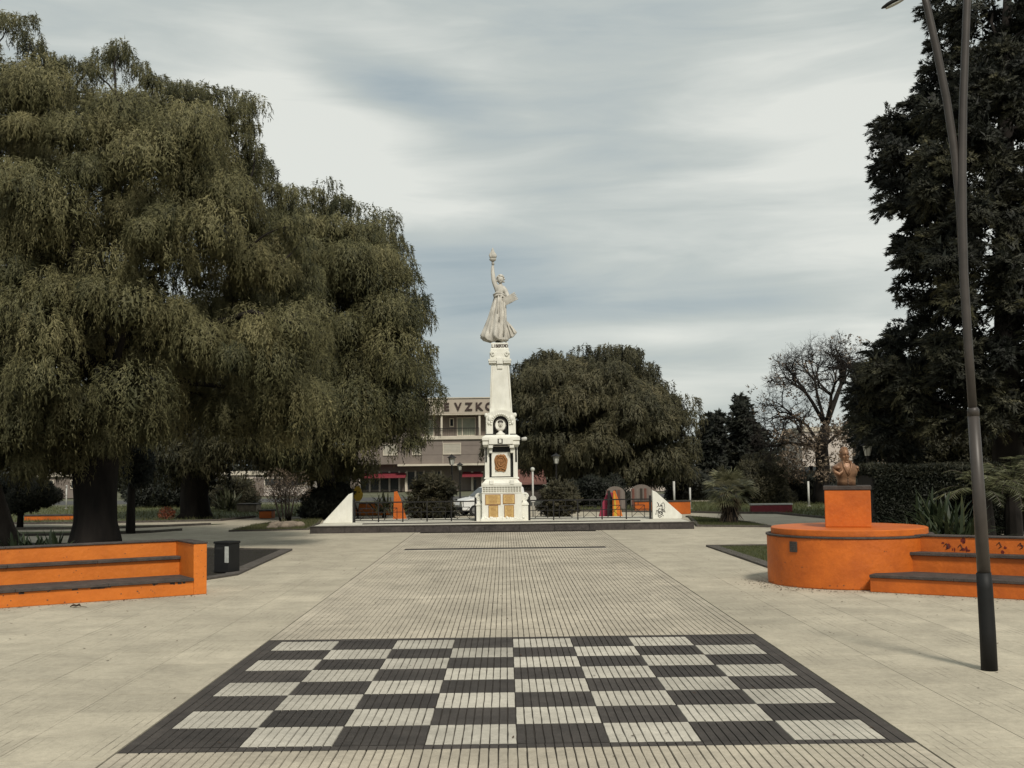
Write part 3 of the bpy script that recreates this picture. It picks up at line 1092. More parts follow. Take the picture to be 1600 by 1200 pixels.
def fence(pxa, pxb, label):
    xa, xb = P(pxa, 790, FY).x, P(pxb, 790, FY).x
    t = thing('iron_fence', label, 'fence', ((xa + xb) / 2, FY, PH), 'black iron fences either side of the monument')
    z0, zt = PH + 0.08, PH + 0.86
    n = 5
    w = (xb - xa) / n
    for k in range(n + 1):
        x = xa + w * k
        r_ = 0.045 if k in (0, n) else 0.026
        mb_ = MB()
        mb_.box(x - r_, x + r_, FY - r_, FY + r_, PH, zt + (0.14 if k in (0, n) else 0.0))
        mb_.build('post', M['iron'], t)
    for zz, th in ((zt - 0.02, 0.026), (PH + 0.42, 0.014), (z0, 0.018)):
        mb_ = MB()
        mb_.box(xa + 0.05, xb - 0.05, FY - th * 0.8, FY + th * 0.8, zz - th, zz + th)
        mb_.build('rail', M['iron'], t)
    for k in range(n):
        xc = xa + w * (k + 0.5)
        hw, h0, h1 = 0.27, z0 + 0.02, PH + 0.60
        mb_ = MB()
        for s in (-1, 1):
            mb_.box(xc + s * hw - 0.012, xc + s * hw + 0.012, FY - 0.01, FY + 0.01, h0, h1)
        mb_.box(xc - hw, xc + hw, FY - 0.0095, FY + 0.0095, h1 - 0.02, h1 + 0.01)
        mb_.tube([(xc - hw, FY - 0.004, h0), (xc + hw, FY - 0.004, h1)], 0.011, 4)
        mb_.tube([(xc - hw, FY + 0.004, h1), (xc + hw, FY + 0.004, h0)], 0.011, 4)
        mb_.box(xc - 0.012, xc + 0.012, FY - 0.0102, FY + 0.0102, h1 + 0.01, zt - 0.03)
        mb_.build('crossed_panel', M['iron'], t)
    return t


fence(553.5, 743, 'black iron fence with crossed panels left of the monument')
fence(827, 1016, 'black iron fence with crossed panels right of the monument')

# =================================================================== MONUMENT
MY = 49.0          # front face distance
K = FPX / MY       # pixels per metre


def mz(py):
    return P(785, py, MY).z


mon = thing('white_monument', 'tall white obelisk monument with brass plaques and dark arched niche', 'monument', (X(785, MY), MY + 1, PH))
MX = lambda px, Y=MY: P(px, 730, Y).x
AX = MX(784.5)


def mblock(name, x0, x1, y_bot, y_top, front, back, material=None, tap=0.0, bevel=0.012, parent=None):
    """x in photo pixels from the axis, heights by photo row, front/back in metres behind MY"""
    mb_ = MB()
    mb_.box(AX + x0 / K, AX + x1 / K, MY + front, MY + back, mz(y_bot), mz(y_top), tap / K)
    return mb_.build(name, material or M['white_plaster'], parent or mon, bevel=bevel)


D = 1.0   # half depth; the axis lies MY + D
mblock('base_block', -32, 30, 815.2, 770, 0.0, 1.9)
mb = MB()
for k in range(26):   # rough leafy foot moulding
    x = AX + (-33 + 66 * (k + 0.5) / 26) / K
    mb.ball((x + random.uniform(-.02, .02), MY - 0.06, PH + 0.09 + random.uniform(-0.02, 0.06)), (0.055, 0.06, random.uniform(0.04, 0.08)), 7, 5)
mb.build('foot_moulding', M['white_plaster'], mon, smooth=True)
mb = MB()
mb.box(AX - 34 / K, AX + 32 / K, MY - 0.12, MY + 0.0, PH, PH + 0.10)
mb.build('foot_step', M['white_plaster'], mon, bevel=0.01)
for s, a, b in ((-1, -41, -32), (1, 30, 40)):
    mblock('side_block', a, b, 815.2, 790, 0.25, 1.6)
    mblock('side_cap', a - 1, b + 0.3 if s < 0 else b + 1, 790, 787, 0.22, 1.63)
    mblock('side_cushion', a + 0.5, b - 0.5, 787, 783, 0.28, 1.58, tap=1.5)
    # scroll
    mb = MB()
    xc = AX + (a + b) / 2 / K
    zc = mz(776)
    pts = []
    for q in range(22):
        an = -PI / 2 + q * 0.42
        rr_ = 0.155 * (1 - q / 30)
        pts.append((xc + s * math.cos(an) * rr_, MY + 0.45, zc + math.sin(an) * rr_))
    mb.tube(pts, 0.045, 6)
    mb.extr([(AX + (b if s < 0 else a) / K, MY + 0.4, mz(783)), (xc, MY + 0.4, mz(783)), (xc, MY + 0.4, zc),
             (AX + (b if s < 0 else a) / K, MY + 0.4, mz(768))], (0, 0.9, 0))
    mb.build('scroll', M['white_plaster'], mon, smooth=False)


def plaque(x0, x1, y0, y1, tall, label):
    mb_ = MB()
    mb_.box(AX + x0 / K, AX + x1 / K, MY - 0.022, MY - 0.002, mz(y1), mz(y0))
    q = mb_.build('plaque', M['brass'], mon, bevel=0.006)
    q['label'] = label
    mb_ = MB()
    w = (x1 - x0) / K
    xa_, xb_ = AX + x0 / K, AX + x1 / K
    za, zb = mz(y1), mz(y0)
    for (a_, b_, c_, d_) in ((xa_ - .02, xb_ + .02, zb, zb + .02), (xa_ - .02, xb_ + .02, za - .02, za),
                             (xa_ - .02, xa_, za, zb), (xb_, xb_ + .02, za, zb)):
        mb_.box(a_, b_, MY - 0.03, MY - 0.004, c_, d_)
    mb_.build('plaque_rim', M['copper'], q)
    mb_ = MB()
    rr = random.Random(int(x0 * 7 + y0))
    nl = 9 if tall else 6
    for k in range(nl):
        zz = zb - (zb - za) * (k + 1) / (nl + 1)
        ww = w * rr.uniform(0.25, 0.4)
        mb_.box((xa_ + xb_) / 2 - ww, (xa_ + xb_) / 2 + ww, MY - 0.028, MY - 0.0215, zz - 0.006, zz + 0.006)
    mb_.build('plaque_line', M['copper'], q)


plaque(-26, -3.5, 773, 787.5, False, 'wide brass plaque, upper left of the four')
plaque(1.5, 18.5, 773, 786.5, False, 'wide brass plaque, upper right of the four')
plaque(-21, -7.5, 790, 809.5, True, 'upright brass plaque, lower left of the four')
plaque(3.5, 17, 790, 809.5, True, 'upright brass plaque, lower right of the four')
# lattice band
mblock('lattice_back', -31, 29, 770, 759.5, 0.06, 1.85, M['plinth_top'])
mblock('band_rail', -32.3, 30.3, 770.5, 769, -0.02, 1.92, bevel=0.004)
mblock('band_rail', -32.3, 30.3, 760.5, 758.8, -0.02, 1.92, bevel=0.004)
for k in range(15):
    xa = -31.6 + k * 4.3
    mb = MB()
    x0_, x1_ = AX + xa / K, AX + (xa + 1.5) / K
    mb.box(x0_, x1_, MY, MY + 0.06, mz(769), mz(760.5))
    mb.build('baluster', M['white_plaster'], mon)
    if k < 14:
        xa_, xb_ = AX + (xa + 1.5) / K, AX + (xa + 4.3) / K
        for zz in (mz(766), mz(763)):
            MB().box(xa_, xb_, MY + 0.012, MY + 0.055, zz - 0.012, zz + 0.012).build('lattice_bar', M['white_plaster'], mon)
# sloped cornice
mblock('cornice', -32.5, 30.5, 758.8, 755, -0.03, 1.9)
mblock('slope', -31, 29, 755, 748.5, 0.02, 1.85, tap=5.5)
mblock('torus', -28.5, 26.5, 748.5, 746, 0.15, 1.75, bevel=0.02)
for a in (-20, 12):
    mblock('cornice_bracket', a, a + 6.5, 757, 750, -0.06, 0.3, bevel=0.02)
# middle block with recessed panel
mblock('shaft_block', -27, 24.5, 746, 697.5, 0.42, 1.75)
for a, b in ((-27, -20), (17.5, 24.5)):
    mblock('pilaster', a, b, 746, 697.5, 0.22, 0.42)
mblock('niche_ground', -20, 17.5, 746, 697.5, 0.40, 0.42, M['black_stone'], bevel=0)
for a in (-26.2, 20.7):
    mblock('dark_slot', a, a + 2.8, 722, 699, 0.205, 0.22, M['black_stone'], bevel=0)
mblock('panel', -16.5, 13, 744, 706, 0.26, 0.40, bevel=0.02)
mblock('panel_frame', -16.5, 13, 744.5, 742.5, 0.235, 0.26, bevel=0.005)
# coat of arms relief
emb = MB()
ex, ez = AX - 1.8 / K, mz(723)
outl = []
for k in range(40):
    an = 2 * PI * k / 40
    rx, rz = 0.275, 0.385
    s = 1 + 0.045 * math.sin(5 * an + 0.6) + 0.03 * math.sin(9 * an)
    if abs(an - PI / 2) < 0.16:
        s *= 0.86
    outl.append((ex + rx * s * math.copysign(abs(math.cos(an)) ** 0.7, math.cos(an)), MY + 0.26, ez + rz * s * math.copysign(abs(math.sin(an)) ** 0.75, math.sin(an))))
emb.extr(outl, (0, -0.04, 0))
eo = emb.build('coat_of_arms', M['copper'], mon, bevel=0.01)
emb = MB()
emb.tube([(ex + 0.13 * math.cos(a_), MY + 0.205, ez + 0.05 + 0.18 * math.sin(a_)) for a_ in np.linspace(0, 2 * PI, 25)], 0.024, 6)
emb.tube([(ex - 0.12, MY + 0.21, ez + 0.05), (ex + 0.12, MY + 0.21, ez + 0.05)], 0.018, 5)
emb.tube([(ex, MY + 0.205, ez - 0.12), (ex, MY + 0.205, ez + 0.18)], 0.016, 5)
for s in (-1, 1):
    emb.tube([(ex + s * (0.05 + 0.17 * math.sin(t)), MY + 0.20, ez - 0.27 + 0.52 * t / 2.6) for t in np.linspace(0, 2.6, 12)], 0.028, 6)
    emb.tube([(ex + s * 0.02, MY + 0.2, ez - 0.22), (ex + s * 0.22, MY + 0.2, ez - 0.31)], 0.03, 6)
    emb.ball((ex + s * 0.1, MY + 0.21, ez + 0.29), (0.075, 0.04, 0.06), 10, 6)
emb.ball((ex, MY + 0.21, ez + 0.31), (0.06, 0.045, 0.055), 10, 6)
emb.build('relief', M['copper'], eo, smooth=True)
# upper cornice
mblock('architrave', -28.5, 26, 697.5, 694.8, 0.1, 1.8)
mblock('frieze', -30, 27.5, 694.8, 688, 0.0, 1.9)
mblock('top_cornice', -31, 28.5, 688, 682.5, -0.05, 1.95, bevel=0.02)
mblock('top_slope', -30.5, 28, 682.5, 679.3, -0.02, 1.9, tap=5)
mblock('frieze_tablet', -20, 17.5, 694, 684.5, -0.09, 0.0, bevel=0.01)
mblock('frieze_notch', -6.5, 1.5, 693, 685.5, -0.102, -0.09, M['plinth_dark'], bevel=0)
mblock('frieze_crest', -4.5, -0.5, 692, 686.5, -0.13, -0.102, bevel=0.005)
mblock('frieze_shade_strip', -12, 9, 696.8, 694.9, -0.02, 0.1, M['plinth_dark'], bevel=0)  # solid dark strip standing in for the shade under the frieze
for a in (-21, 12):
    mblock('corbel', a, a + 7, 700, 695.5, -0.06, 0.4, bevel=0.015)
    mblock('corbel_drop', a + 1, a + 6, 708, 700, 0.05, 0.4, bevel=0.03)
# niche storey: front wall with an arched opening in front of black stone
zb, zt = mz(679.3), mz(642)
zsp = mz(662)
ax_n = AX - 1.5 / K
ro = 12.3 / K
mb = MB()
xl, xr = AX - 24 / K, AX + 21 / K
yf = MY + 0.3
arc = [(ax_n + ro * math.cos(a_), zsp + ro * 1.05 * math.sin(a_)) for a_ in np.linspace(0, PI, 15)]
loopR = [(xr, zb), (xr, zt - 0.1)] + [(xr - (xr - xl) * k / 10, zt - 0.1 + 0.16 * math.sin(PI * k / 10)) for k in range(1, 10)] + [(xl, zt - 0.1), (xl, zb)]
prof = [(xr, zb)] + loopR[1:] + [(ax_n - ro, zb)] + arc[::-1] + [(ax_n + ro, zb)]
mb.extr([(x, yf, z) for x, z in prof], (0, 0.28, 0))
mb.build('arch_front', M['white_plaster'], mon)
mb = MB()
mb.box(xl + 0.01, xr - 0.01, yf + 0.28, MY + 1.7, zb, zt - 0.1)
mb.build('arch_body', M['black_stone'], mon)
for a, b in ((xl - 0.03, xl + 0.005), (xr - 0.005, xr + 0.03)):
    mb = MB()
    mb.box(a, b, yf + 0.1, MY + 1.6, zb, zt - 0.12)
    mb.build('arch_side', M['white_plaster'], mon)
mb = MB()
for k in range(15):
    a_ = PI * k / 14
    mb.ball((ax_n + (ro + 0.07) * math.cos(a_), yf - 0.015, zsp + (ro + 0.07) * 1.05 * math.sin(a_)), (0.05, 0.04, 0.05), 8, 5)
for s in (-1, 1):
    mb.ball((ax_n + s * 0.46, yf - 0.02, zsp + 0.24), (0.09, 0.07, 0.14), 9, 6)
    mb.ball((ax_n + s * 0.50, yf - 0.02, zsp + 0.06), (0.06, 0.05, 0.09), 9, 6)
    mb.ball((ax_n + s * 0.62, yf + 0.05, zsp + 0.38), (0.075, 0.09, 0.10), 9, 6)
mb.build('garland', M['white_plaster'], mon, smooth=True)
for s in (-1, 1):
    mblock('niche_foot', -26 if s < 0 else 13, -12.5 if s < 0 else 22.5, 679.6, 677.6, 0.27, 0.3, M['black_stone'], bevel=0)
# portrait medallion
mc = (ax_n - 0.01, yf + 0.05, mz(663.5))
mb = MB()
mb.extr([(mc[0] + 0.235 * math.cos(a_), yf + 0.2, mc[2] + 0.265 * math.sin(a_)) for a_ in np.linspace(0, 2 * PI, 29)[:-1]], (0, -0.08, 0))
med = mb.build('medallion', M['white_plaster'], mon)
mb = MB()
mb.tube([(mc[0] + 0.245 * math.cos(a_), yf + 0.12, mc[2] + 0.275 * math.sin(a_)) for a_ in np.linspace(0, 2 * PI, 29)], 0.028, 6)
mb.build('medallion_rim', M['plinth_dark'], med, smooth=True)
mb = MB()
mb.ball((mc[0], yf + 0.12, mc[2] + 0.03), (0.10, 0.06, 0.14), 14, 9)
mb.ball((mc[0], yf + 0.10, mc[2] - 0.19), (0.15, 0.05, 0.075), 12, 7)
mb.ball((mc[0], yf + 0.06, mc[2] + 0.02), (0.02, 0.03, 0.04), 8, 5)
mb.build('portrait_relief', M['statue_stone'], med, smooth=True)
mb = MB()
mb.ball((mc[0], yf + 0.125, mc[2] + 0.13), (0.125, 0.06, 0.085), 12, 7)
mb.ball((mc[0] - 0.04, yf + 0.065, mc[2] + 0.045), (0.018, 0.012, 0.01), 6, 4)
mb.ball((mc[0] + 0.04, yf + 0.065, mc[2] + 0.045), (0.018, 0.012, 0.01), 6, 4)
mb.ball((mc[0], yf + 0.065, mc[2] - 0.045), (0.035, 0.012, 0.01), 6, 4)
mb.build('portrait_hair', M['plinth_dark'], med, smooth=True)
mb = MB()
mb.lathe([(0.20, 0), (0.19, 0.06), (0.10, 0.12), (0.07, 0.2)], (mc[0], yf + 0.14, zb), 16)
mb.build('medallion_stand', M['white_plaster'], mon, smooth=True)
# tapered shaft
mb = MB()
y0s, y1s = zt - 0.12, mz(567)
ww0, ww1 = 36.5 / K / 2, 29 / K / 2
cy = MY + 1.0
mb.add([(AX - 1 / K - ww0, cy - ww0, y0s), (AX - 1 / K + ww0, cy - ww0, y0s), (AX - 1 / K + ww0, cy + ww0, y0s), (AX - 1 / K - ww0, cy + ww0, y0s),
        (AX - 1.5 / K - ww1, cy - ww1, y1s), (AX - 1.5 / K + ww1, cy - ww1, y1s), (AX - 1.5 / K + ww1, cy + ww1, y1s), (AX - 1.5 / K - ww1, cy + ww1, y1s)],
       [(3, 2, 1, 0), (4, 5, 6, 7), (0, 1, 5, 4), (1, 2, 6, 5), (2, 3, 7, 6), (3, 0, 4, 7)])
mb.build('tapered_shaft', M['white_plaster'], mon, bevel=0.03)
mb = MB()
for s in (-1, 1):
    q0 = (AX - 1 / K + s * (ww0 - 0.07), cy - ww0 - 0.004, y0s + 0.3)
    q1 = (AX - 1.5 / K + s * (ww1 - 0.07), cy - ww1 - 0.004, y1s - 0.1)
    mb.tube([q0, q1], 0.011, 4)
mb.build('shaft_edge_line', M['plinth_top'], mon)


def cblock(name, half, y_bot, y_top, material=None, bevel=0.012, dx=-1.8, dep=None, tap=0):
    mb_ = MB()
    h_ = half / K
    x_ = AX + dx / K
    mb_.box(x_ - h_, x_ + h_, cy - (dep or h_), cy + (dep or h_), mz(y_bot), mz(y_top), tap / K)
    return mb_.build(name, material or M['white_plaster'], mon, bevel=bevel)


for s in (-1, 1):
    mb = MB()
    xa, xb = sorted((AX + (-1.8 + s * 5) / K, AX + (-1.8 + s * 18.3) / K))
    mb.box(xa, xb, cy - 0.52, cy + 0.52, mz(562.5), mz(559))
    mb.box(xa + 0.02, xb - 0.02, cy - 0.5, cy + 0.5, mz(565.5), mz(562.5))
    mb.build('capital_shelf', M['white_plaster'], mon, bevel=0.012)
cblock('capital_core', 14, 567, 541.5)
cblock('capital_block', 16, 559, 547, bevel=0.03)
cblock('capital_cap', 14.8, 547, 542, bevel=0.02)
mb = MB()
x_ = AX - 1.8 / K
mb.box(x_ - 5 / K, x_ + 5 / K, cy - 0.5, cy - 0.3, mz(567), mz(556))
mb.build('capital_tongue', M['white_plaster'], mon, bevel=0.02)
mb = MB()
mb.box(x_ - 4.3 / K, x_ + 4.3 / K, cy - 0.45, cy - 0.3, mz(574.5), mz(567.6))
mb.build('capital_pendant', M['white_plaster'], mon, bevel=0.012)
mb = MB()
for s in (-1, 1):
    pts = []
    for q in range(18):
        an = q * 0.5
        rr_ = 0.115 * (1 - q / 26)
        pts.append((x_ + s * (0.33 - 0.02) + s * math.cos(an) * rr_ * 0.8, cy - 0.46, mz(551) + math.sin(an) * rr_))
    mb.tube(pts, 0.03, 6)
mb.build('capital_scroll', M['white_plaster'], mon, smooth=True)
cblock('statue_base', 13.6, 541.5, 532.8, bevel=0.01)
for k, ch in enumerate('LIBERTAD'):
    text('letter', ch, 0.185, (x_ + (k - 3.5) * 0.088, cy - 13.6 / K - 0.004, mz(540.3)), M['lettering'], mon, 0.006, bold=0.03)
# small floodlight on the right of the cornice
fl = thing('floodlight', 'small white floodlight sticking out right of the monument cornice', 'floodlight', (AX + 31 / K, MY + 0.9, mz(686)))
mb = MB()
mb.tube([(AX + 28 / K, MY + 0.9, mz(686)), (AX + 32 / K, MY + 0.9, mz(686))], 0.03, 6)
mb.build('bracket', M['iron'], fl)
mb = MB()
mb.tube([(AX + 31.5 / K, MY + 0.9, mz(686)), (AX + 38 / K, MY + 0.9, mz(685)), (AX + 40 / K, MY + 0.9, mz(685))], [0.07, 0.085, 0.05], 10)
mb.build('lamp_head', M['white_paint'], fl, smooth=True)

# =================================================================== STATUE (person shape of stone)
SY = cy
KS = FPX / SY
sx0 = P(782, 460, SY).x


def S(px, py, dy=0.0):
    q = P(px, py, SY)
    return Vector((q.x, SY + dy, q.z))


st = thing('torch_statue', 'pale stone statue of a robed woman raising a torch on top of the obelisk', 'statue', (S(782, 533).x, SY, mz(532.8)))
# robe: rings lofted from hem to waist
rings = [  # py, centre px, half width px, half depth m
    (533.6, 779, 13, 0.36), (530.5, 774, 17.5, 0.44), (526, 771.5, 19.5, 0.46), (520, 772.5, 18, 0.43), (510, 774.5, 15.8, 0.39), (498, 776.8, 13.9, 0.35), (486, 778.5, 12.3, 0.31),
    (474, 780, 10.6, 0.27), (466, 781, 9.4, 0.24), (461, 781.3, 8.8, 0.215)]
mb = MB()
seg = 72
vs = []
for i, (py, cx, hw, hd) in enumerate(rings):
    c = S(cx, py)
    dep = 1 - i / (len(rings) - 1)
    for k in range(seg):
        a_ = 2 * PI * k / seg
        f_ = 1 + (0.15 * dep + 0.04) * math.sin(9 * a_ + 1.3 * math.sin(i * 0.7) + 0.8 * math.sin(2 * a_)) + 0.04 * dep * math.sin(17 * a_ + i * 0.3)
        rise = 0.05 * math.sin(5 * a_) * dep
        vs.append((c.x + math.cos(a_) * hw / KS * f_, SY - math.sin(a_) * hd * f_, c.z + rise))
fs = [(i * seg + k, (i + 1) * seg + k, (i + 1) * seg + (k + 1) % seg, i * seg + (k + 1) % seg) for i in range(len(rings) - 1) for k in range(seg)]
fs.append(tuple(range(seg)))
fs.append(tuple((len(rings) - 1) * seg + k for k in range(seg))[::-1])
mb.add(vs, fs)
mb.build('robe', M['statue_stone'], st, smooth=True)
# flying hem on the right
mb = MB()
q = [S(786, 497), S(794, 503), S(800, 509), S(808, 519), S(802, 526), S(795, 529), S(786, 531)]
mb.extr([Vector((v.x, SY + 0.0, v.z)) for v in q], (0, 0.22, 0))
for k, (pa, pb) in enumerate((((790, 503), (792, 528)), ((793, 506), (799, 526)), ((797, 508), (804, 521)))):
    a, b = S(*pa, -0.02), S(*pb, -0.03)
    mb.tube([a, a.lerp(b, 0.5) + Vector((0.015, -0.02, 0)), b], 0.035, 6)
mb.build('hem', M['statue_stone'], st, bevel=0.03)
mb = MB()
for (pts, r_) in (([(772, 465, -.13), (777, 462, -.23), (783, 462, -.25), (788, 466, -.22), (791, 471, -.12)], 0.055),
                  ([(771, 462, -.1), (776, 458, -.2), (783, 459, -.24), (789, 463, -.2)], 0.045),
                  ([(783, 463, -.26), (782, 475, -.3), (781.5, 490, -.33), (780, 503, -.38)], 0.032),
                  ([(779, 463, -.25), (778, 478, -.3), (777, 492, -.34)], 0.028),
                  ([(788, 470, -.2), (789, 490, -.28), (788, 510, -.36), (787, 526, -.38)], 0.035),
                  ([(774, 470, -.2), (771, 490, -.26), (767, 510, -.32), (764, 526, -.36)], 0.035)):
    mb.tube([S(a, b, c) for a, b, c in pts], r_, 7)
mb.build('sash', M['statue_stone'], st, smooth=True)


def skin(name, joints, edges, radii, material, parent, levels=2, root=0):
    me = bpy.data.meshes.new(name)
    me.from_pydata([tuple(j) for j in joints], edges, [])
    me.materials.append(material)
    o = link(name, me, parent)
    md = o.modifiers.new('skin', 'SKIN')
    md.use_smooth_shade = True
    sv = me.skin_vertices[0].data
    for i, r_ in enumerate(radii):
        if not hasattr(r_, '__len__'):
            r_ = (r_, r_)
        sv[i].radius = r_
        sv[i].use_root = (i == root)
    o.modifiers.new('sub', 'SUBSURF').levels = levels
    o.modifiers['sub'].render_levels = levels
    return o


J = [S(781, 464), S(781, 457), S(781.5, 451), S(782, 446), S(782, 442),       # pelvis, chest, upper chest, neck, head root
     S(775.8, 450.5), S(771.3, 438, -.02), S(769.6, 424, -.03), S(770, 414, -.03),     # right arm up
     S(788.3, 452), S(792.5, 461, -.05), S(795, 466.5, -.2)]               # left arm with the tablet
E = [(0, 1), (1, 2), (2, 3), (3, 4), (2, 5), (5, 6), (6, 7), (7, 8), (2, 9), (9, 10), (10, 11)]
RR = [(0.24, 0.20), (0.235, 0.21), (0.215, 0.17), (0.09, 0.09), (0.085, 0.09), (0.14, 0.13), (0.112, 0.112), (0.088, 0.088), (0.06, 0.06), (0.14, 0.13), (0.10, 0.10), (0.07, 0.07)]
skin('body', J, E, RR, M['statue_stone'], st)
mb = MB()
hc = S(782, 437)
mb.ball(hc, (0.135, 0.155, 0.18), 18, 12)
mb.ball(hc + Vector((0, -0.145, -0.015)), (0.022, 0.035, 0.04), 8, 6)
mb.ball(hc + Vector((0, -0.10, -0.125)), (0.05, 0.05, 0.04), 8, 6)
mb.ball(hc + Vector((0.0, -0.135, -0.078)), (0.035, 0.015, 0.013), 8, 5)
mb.build('head', M['statue_stone'], st, smooth=True)
mb = MB()
rr = random.Random(2)
for k in range(58):
    a_ = rr.uniform(0, 2 * PI)
    e_ = rr.uniform(-0.5, 1.4)
    d_ = Vector((math.cos(a_) * math.cos(e_), math.sin(a_) * math.cos(e_), math.sin(e_)))
    if d_.y < -0.45 and d_.z < 0.42:
        continue
    mb.ball(hc + Vector((d_.x * 0.165, d_.y * 0.165 + 0.02, d_.z * 0.20)), rr.uniform(0.035, 0.055), 7, 5)
mb.build('hair', M['statue_stone'], st, smooth=True)
mb = MB()
for s in (-1, 1):
    mb.ball(hc + Vector((s * 0.045, -0.128, 0.02)), (0.022, 0.014, 0.012), 7, 5)
mb.build('eye', M['plinth_dark'], st, smooth=True)
# hand round the torch
th = S(770, 413, -.03)
for k, (dx, l) in enumerate(((-.045, .07), (-.018, .085), (.01, .08), (.036, .065))):
    pts = [th + Vector((-0.045, 0.0, -0.02 + k * 0.026)), th + Vector((-0.02, -0.062, -0.015 + k * 0.026)), th + Vector((0.035, -0.055, -0.012 + k * 0.026)), th + Vector((0.055, -0.01, -0.012 + k * 0.026))]
    mb = MB()
    mb.tube(pts, [0.016, 0.016, 0.014, 0.011], 6)
    mb.build('finger', M['statue_stone'], st, smooth=True)
mb = MB()
mb.tube([th + Vector((0.04, 0.03, -0.03)), th + Vector((0.06, -0.03, 0.02)), th + Vector((0.03, -0.065, 0.06))], [0.02, 0.018, 0.012], 6)
mb.build('thumb', M['statue_stone'], st, smooth=True)
# torch: handle, cup, flame
mb = MB()
tz0 = S(770, 420).z
tcx = S(770, 410).x
mb.tube([S(770, 417, -.03), S(770, 409, -.03)], [0.04, 0.05], 10)
mb.build('torch_handle', M['statue_stone'], st, smooth=True)
mb = MB()
zc = S(770, 409).z
mb.lathe([(0.06, 0), (0.13, 0.05), (0.15, 0.09), (0.15, 0.12), (0.10, 0.125)], (tcx, SY - .03, zc), 16)
mb.build('torch_cup', M['statue_stone'], st, smooth=True)
mb = MB()
mb.lathe([(0.10, 0.12), (0.15, 0.2), (0.155, 0.28), (0.12, 0.36), (0.075, 0.43), (0.06, 0.49), (0.03, 0.56), (0.008, 0.62)], (tcx, SY - .03, zc), 22,
         fold=lambda r_, z, a_: r_ * (1 + 0.18 * math.sin(5 * a_ + z * 9)))
mb.build('flame', M['statue_stone'], st, smooth=True)
# tablet held under the left arm
mb = MB()
tc_ = S(796.5, 468.5, -.24)
uu = Vector((0.86, -0.18, 0.42)).normalized()
vv = Vector((-0.42, -0.1, 0.86)).normalized()
ww_ = uu.cross(vv)
for i in range(2):
    o_ = tc_ + ww_ * (0.02 if i else -0.02)
    mb.extr([o_ - uu * 0.30 - vv * 0.17, o_ + uu * 0.26 - vv * 0.17, o_ + uu * 0.26 + vv * 0.17, o_ - uu * 0.30 + vv * 0.17], ww_ * (0.03 if i else -0.03))
for k in range(5):
    a = tc_ + uu * 0.27 + vv * (-0.15 + 0.075 * k)
    mb.tube([a - uu * 0.05, a + uu * 0.06], 0.028, 6)
mb.build('tablet', M['statue_stone'], st, bevel=0.01)
mb = MB()
for k in range(4):
    a = tc_ + uu * (-0.06 + 0.035 * k) - vv * 0.165
    mb.tube([a - ww_ * 0.05, a + ww_ * 0.06, a + ww_ * 0.065 + vv * 0.05], 0.015, 5)
mb.build('hand', M['statue_stone'], st, smooth=True)
mb = MB()
for a, b in ((783, 531.5), (788, 532.0)):
    q = S(a, b, -.36)
    mb.ball(q, (0.05, 0.12, 0.04), 8, 6)
mb.build('foot', M['statue_stone'], st, smooth=True)

# =================================================================== ORANGE BENCHES


def bench(E0, u, n, a0, length, label, right):
    t = thing('long_bench', label, 'bench', (E0[0] + u[0] * length / 2, E0[1] + u[1] * length / 2, 0), 'orange concrete benches facing the plaza')
    og = M['orange'] if right else M['orange_left']
    b = lambda nm, *a, m_=og, bev=0.012: MB().frame_box(E0, u, n, *a).build(nm, m_, t, bevel=bev)
    s0 = a0
    b('front_riser', s0, length, 0.0, 1.0, 0, 0.285)
    segs = 4
    for k in range(segs):
        p0, p1 = s0 + (length - s0) * k / segs, s0 + (length - s0) * (k + 1) / segs
        b('seat_slab', p0 + 0.002, p1 - 0.002, -0.045, 0.998, 0.286, 0.348, m_=M['seat_slab'], bev=0.01)
    b('back_riser', s0, length, 1.0, 1.25, 0, 0.68)
    for k in range(segs):
        p0, p1 = s0 + (length - s0) * k / segs, s0 + (length - s0) * (k + 1) / segs
        b('ledge_slab', p0 + 0.002, p1 - 0.002, 0.93, 1.249, 0.681, 0.745, m_=M['seat_slab'], bev=0.01)
    b('back_wall', s0, length, 1.25, 1.5, 0, 1.05)
    for k in range(segs):
        p0, p1 = s0 + (length - s0) * k / segs, s0 + (length - s0) * (k + 1) / segs
        b('cap_slab', p0 + 0.002, p1 - 0.002, 1.22, 1.53, 1.051, 1.085, m_=M['seat_slab'], bev=0.008)
    return t, b


DC = Vector((P(1327, 880, 25.25).x, 25.25))
lb, bfun = bench(E_L, UL, NL, 0.28, 7.2, 'long orange two-step concrete bench in front of the big weeping tree', False)
bfun('end_wall', 0.0, 0.28, 0.0, 1.5, 0, 1.05)
bfun('end_cap', -0.015, 0.30, -0.015, 1.21, 1.051, 1.085, m_=M['seat_slab'], bev=0.008)
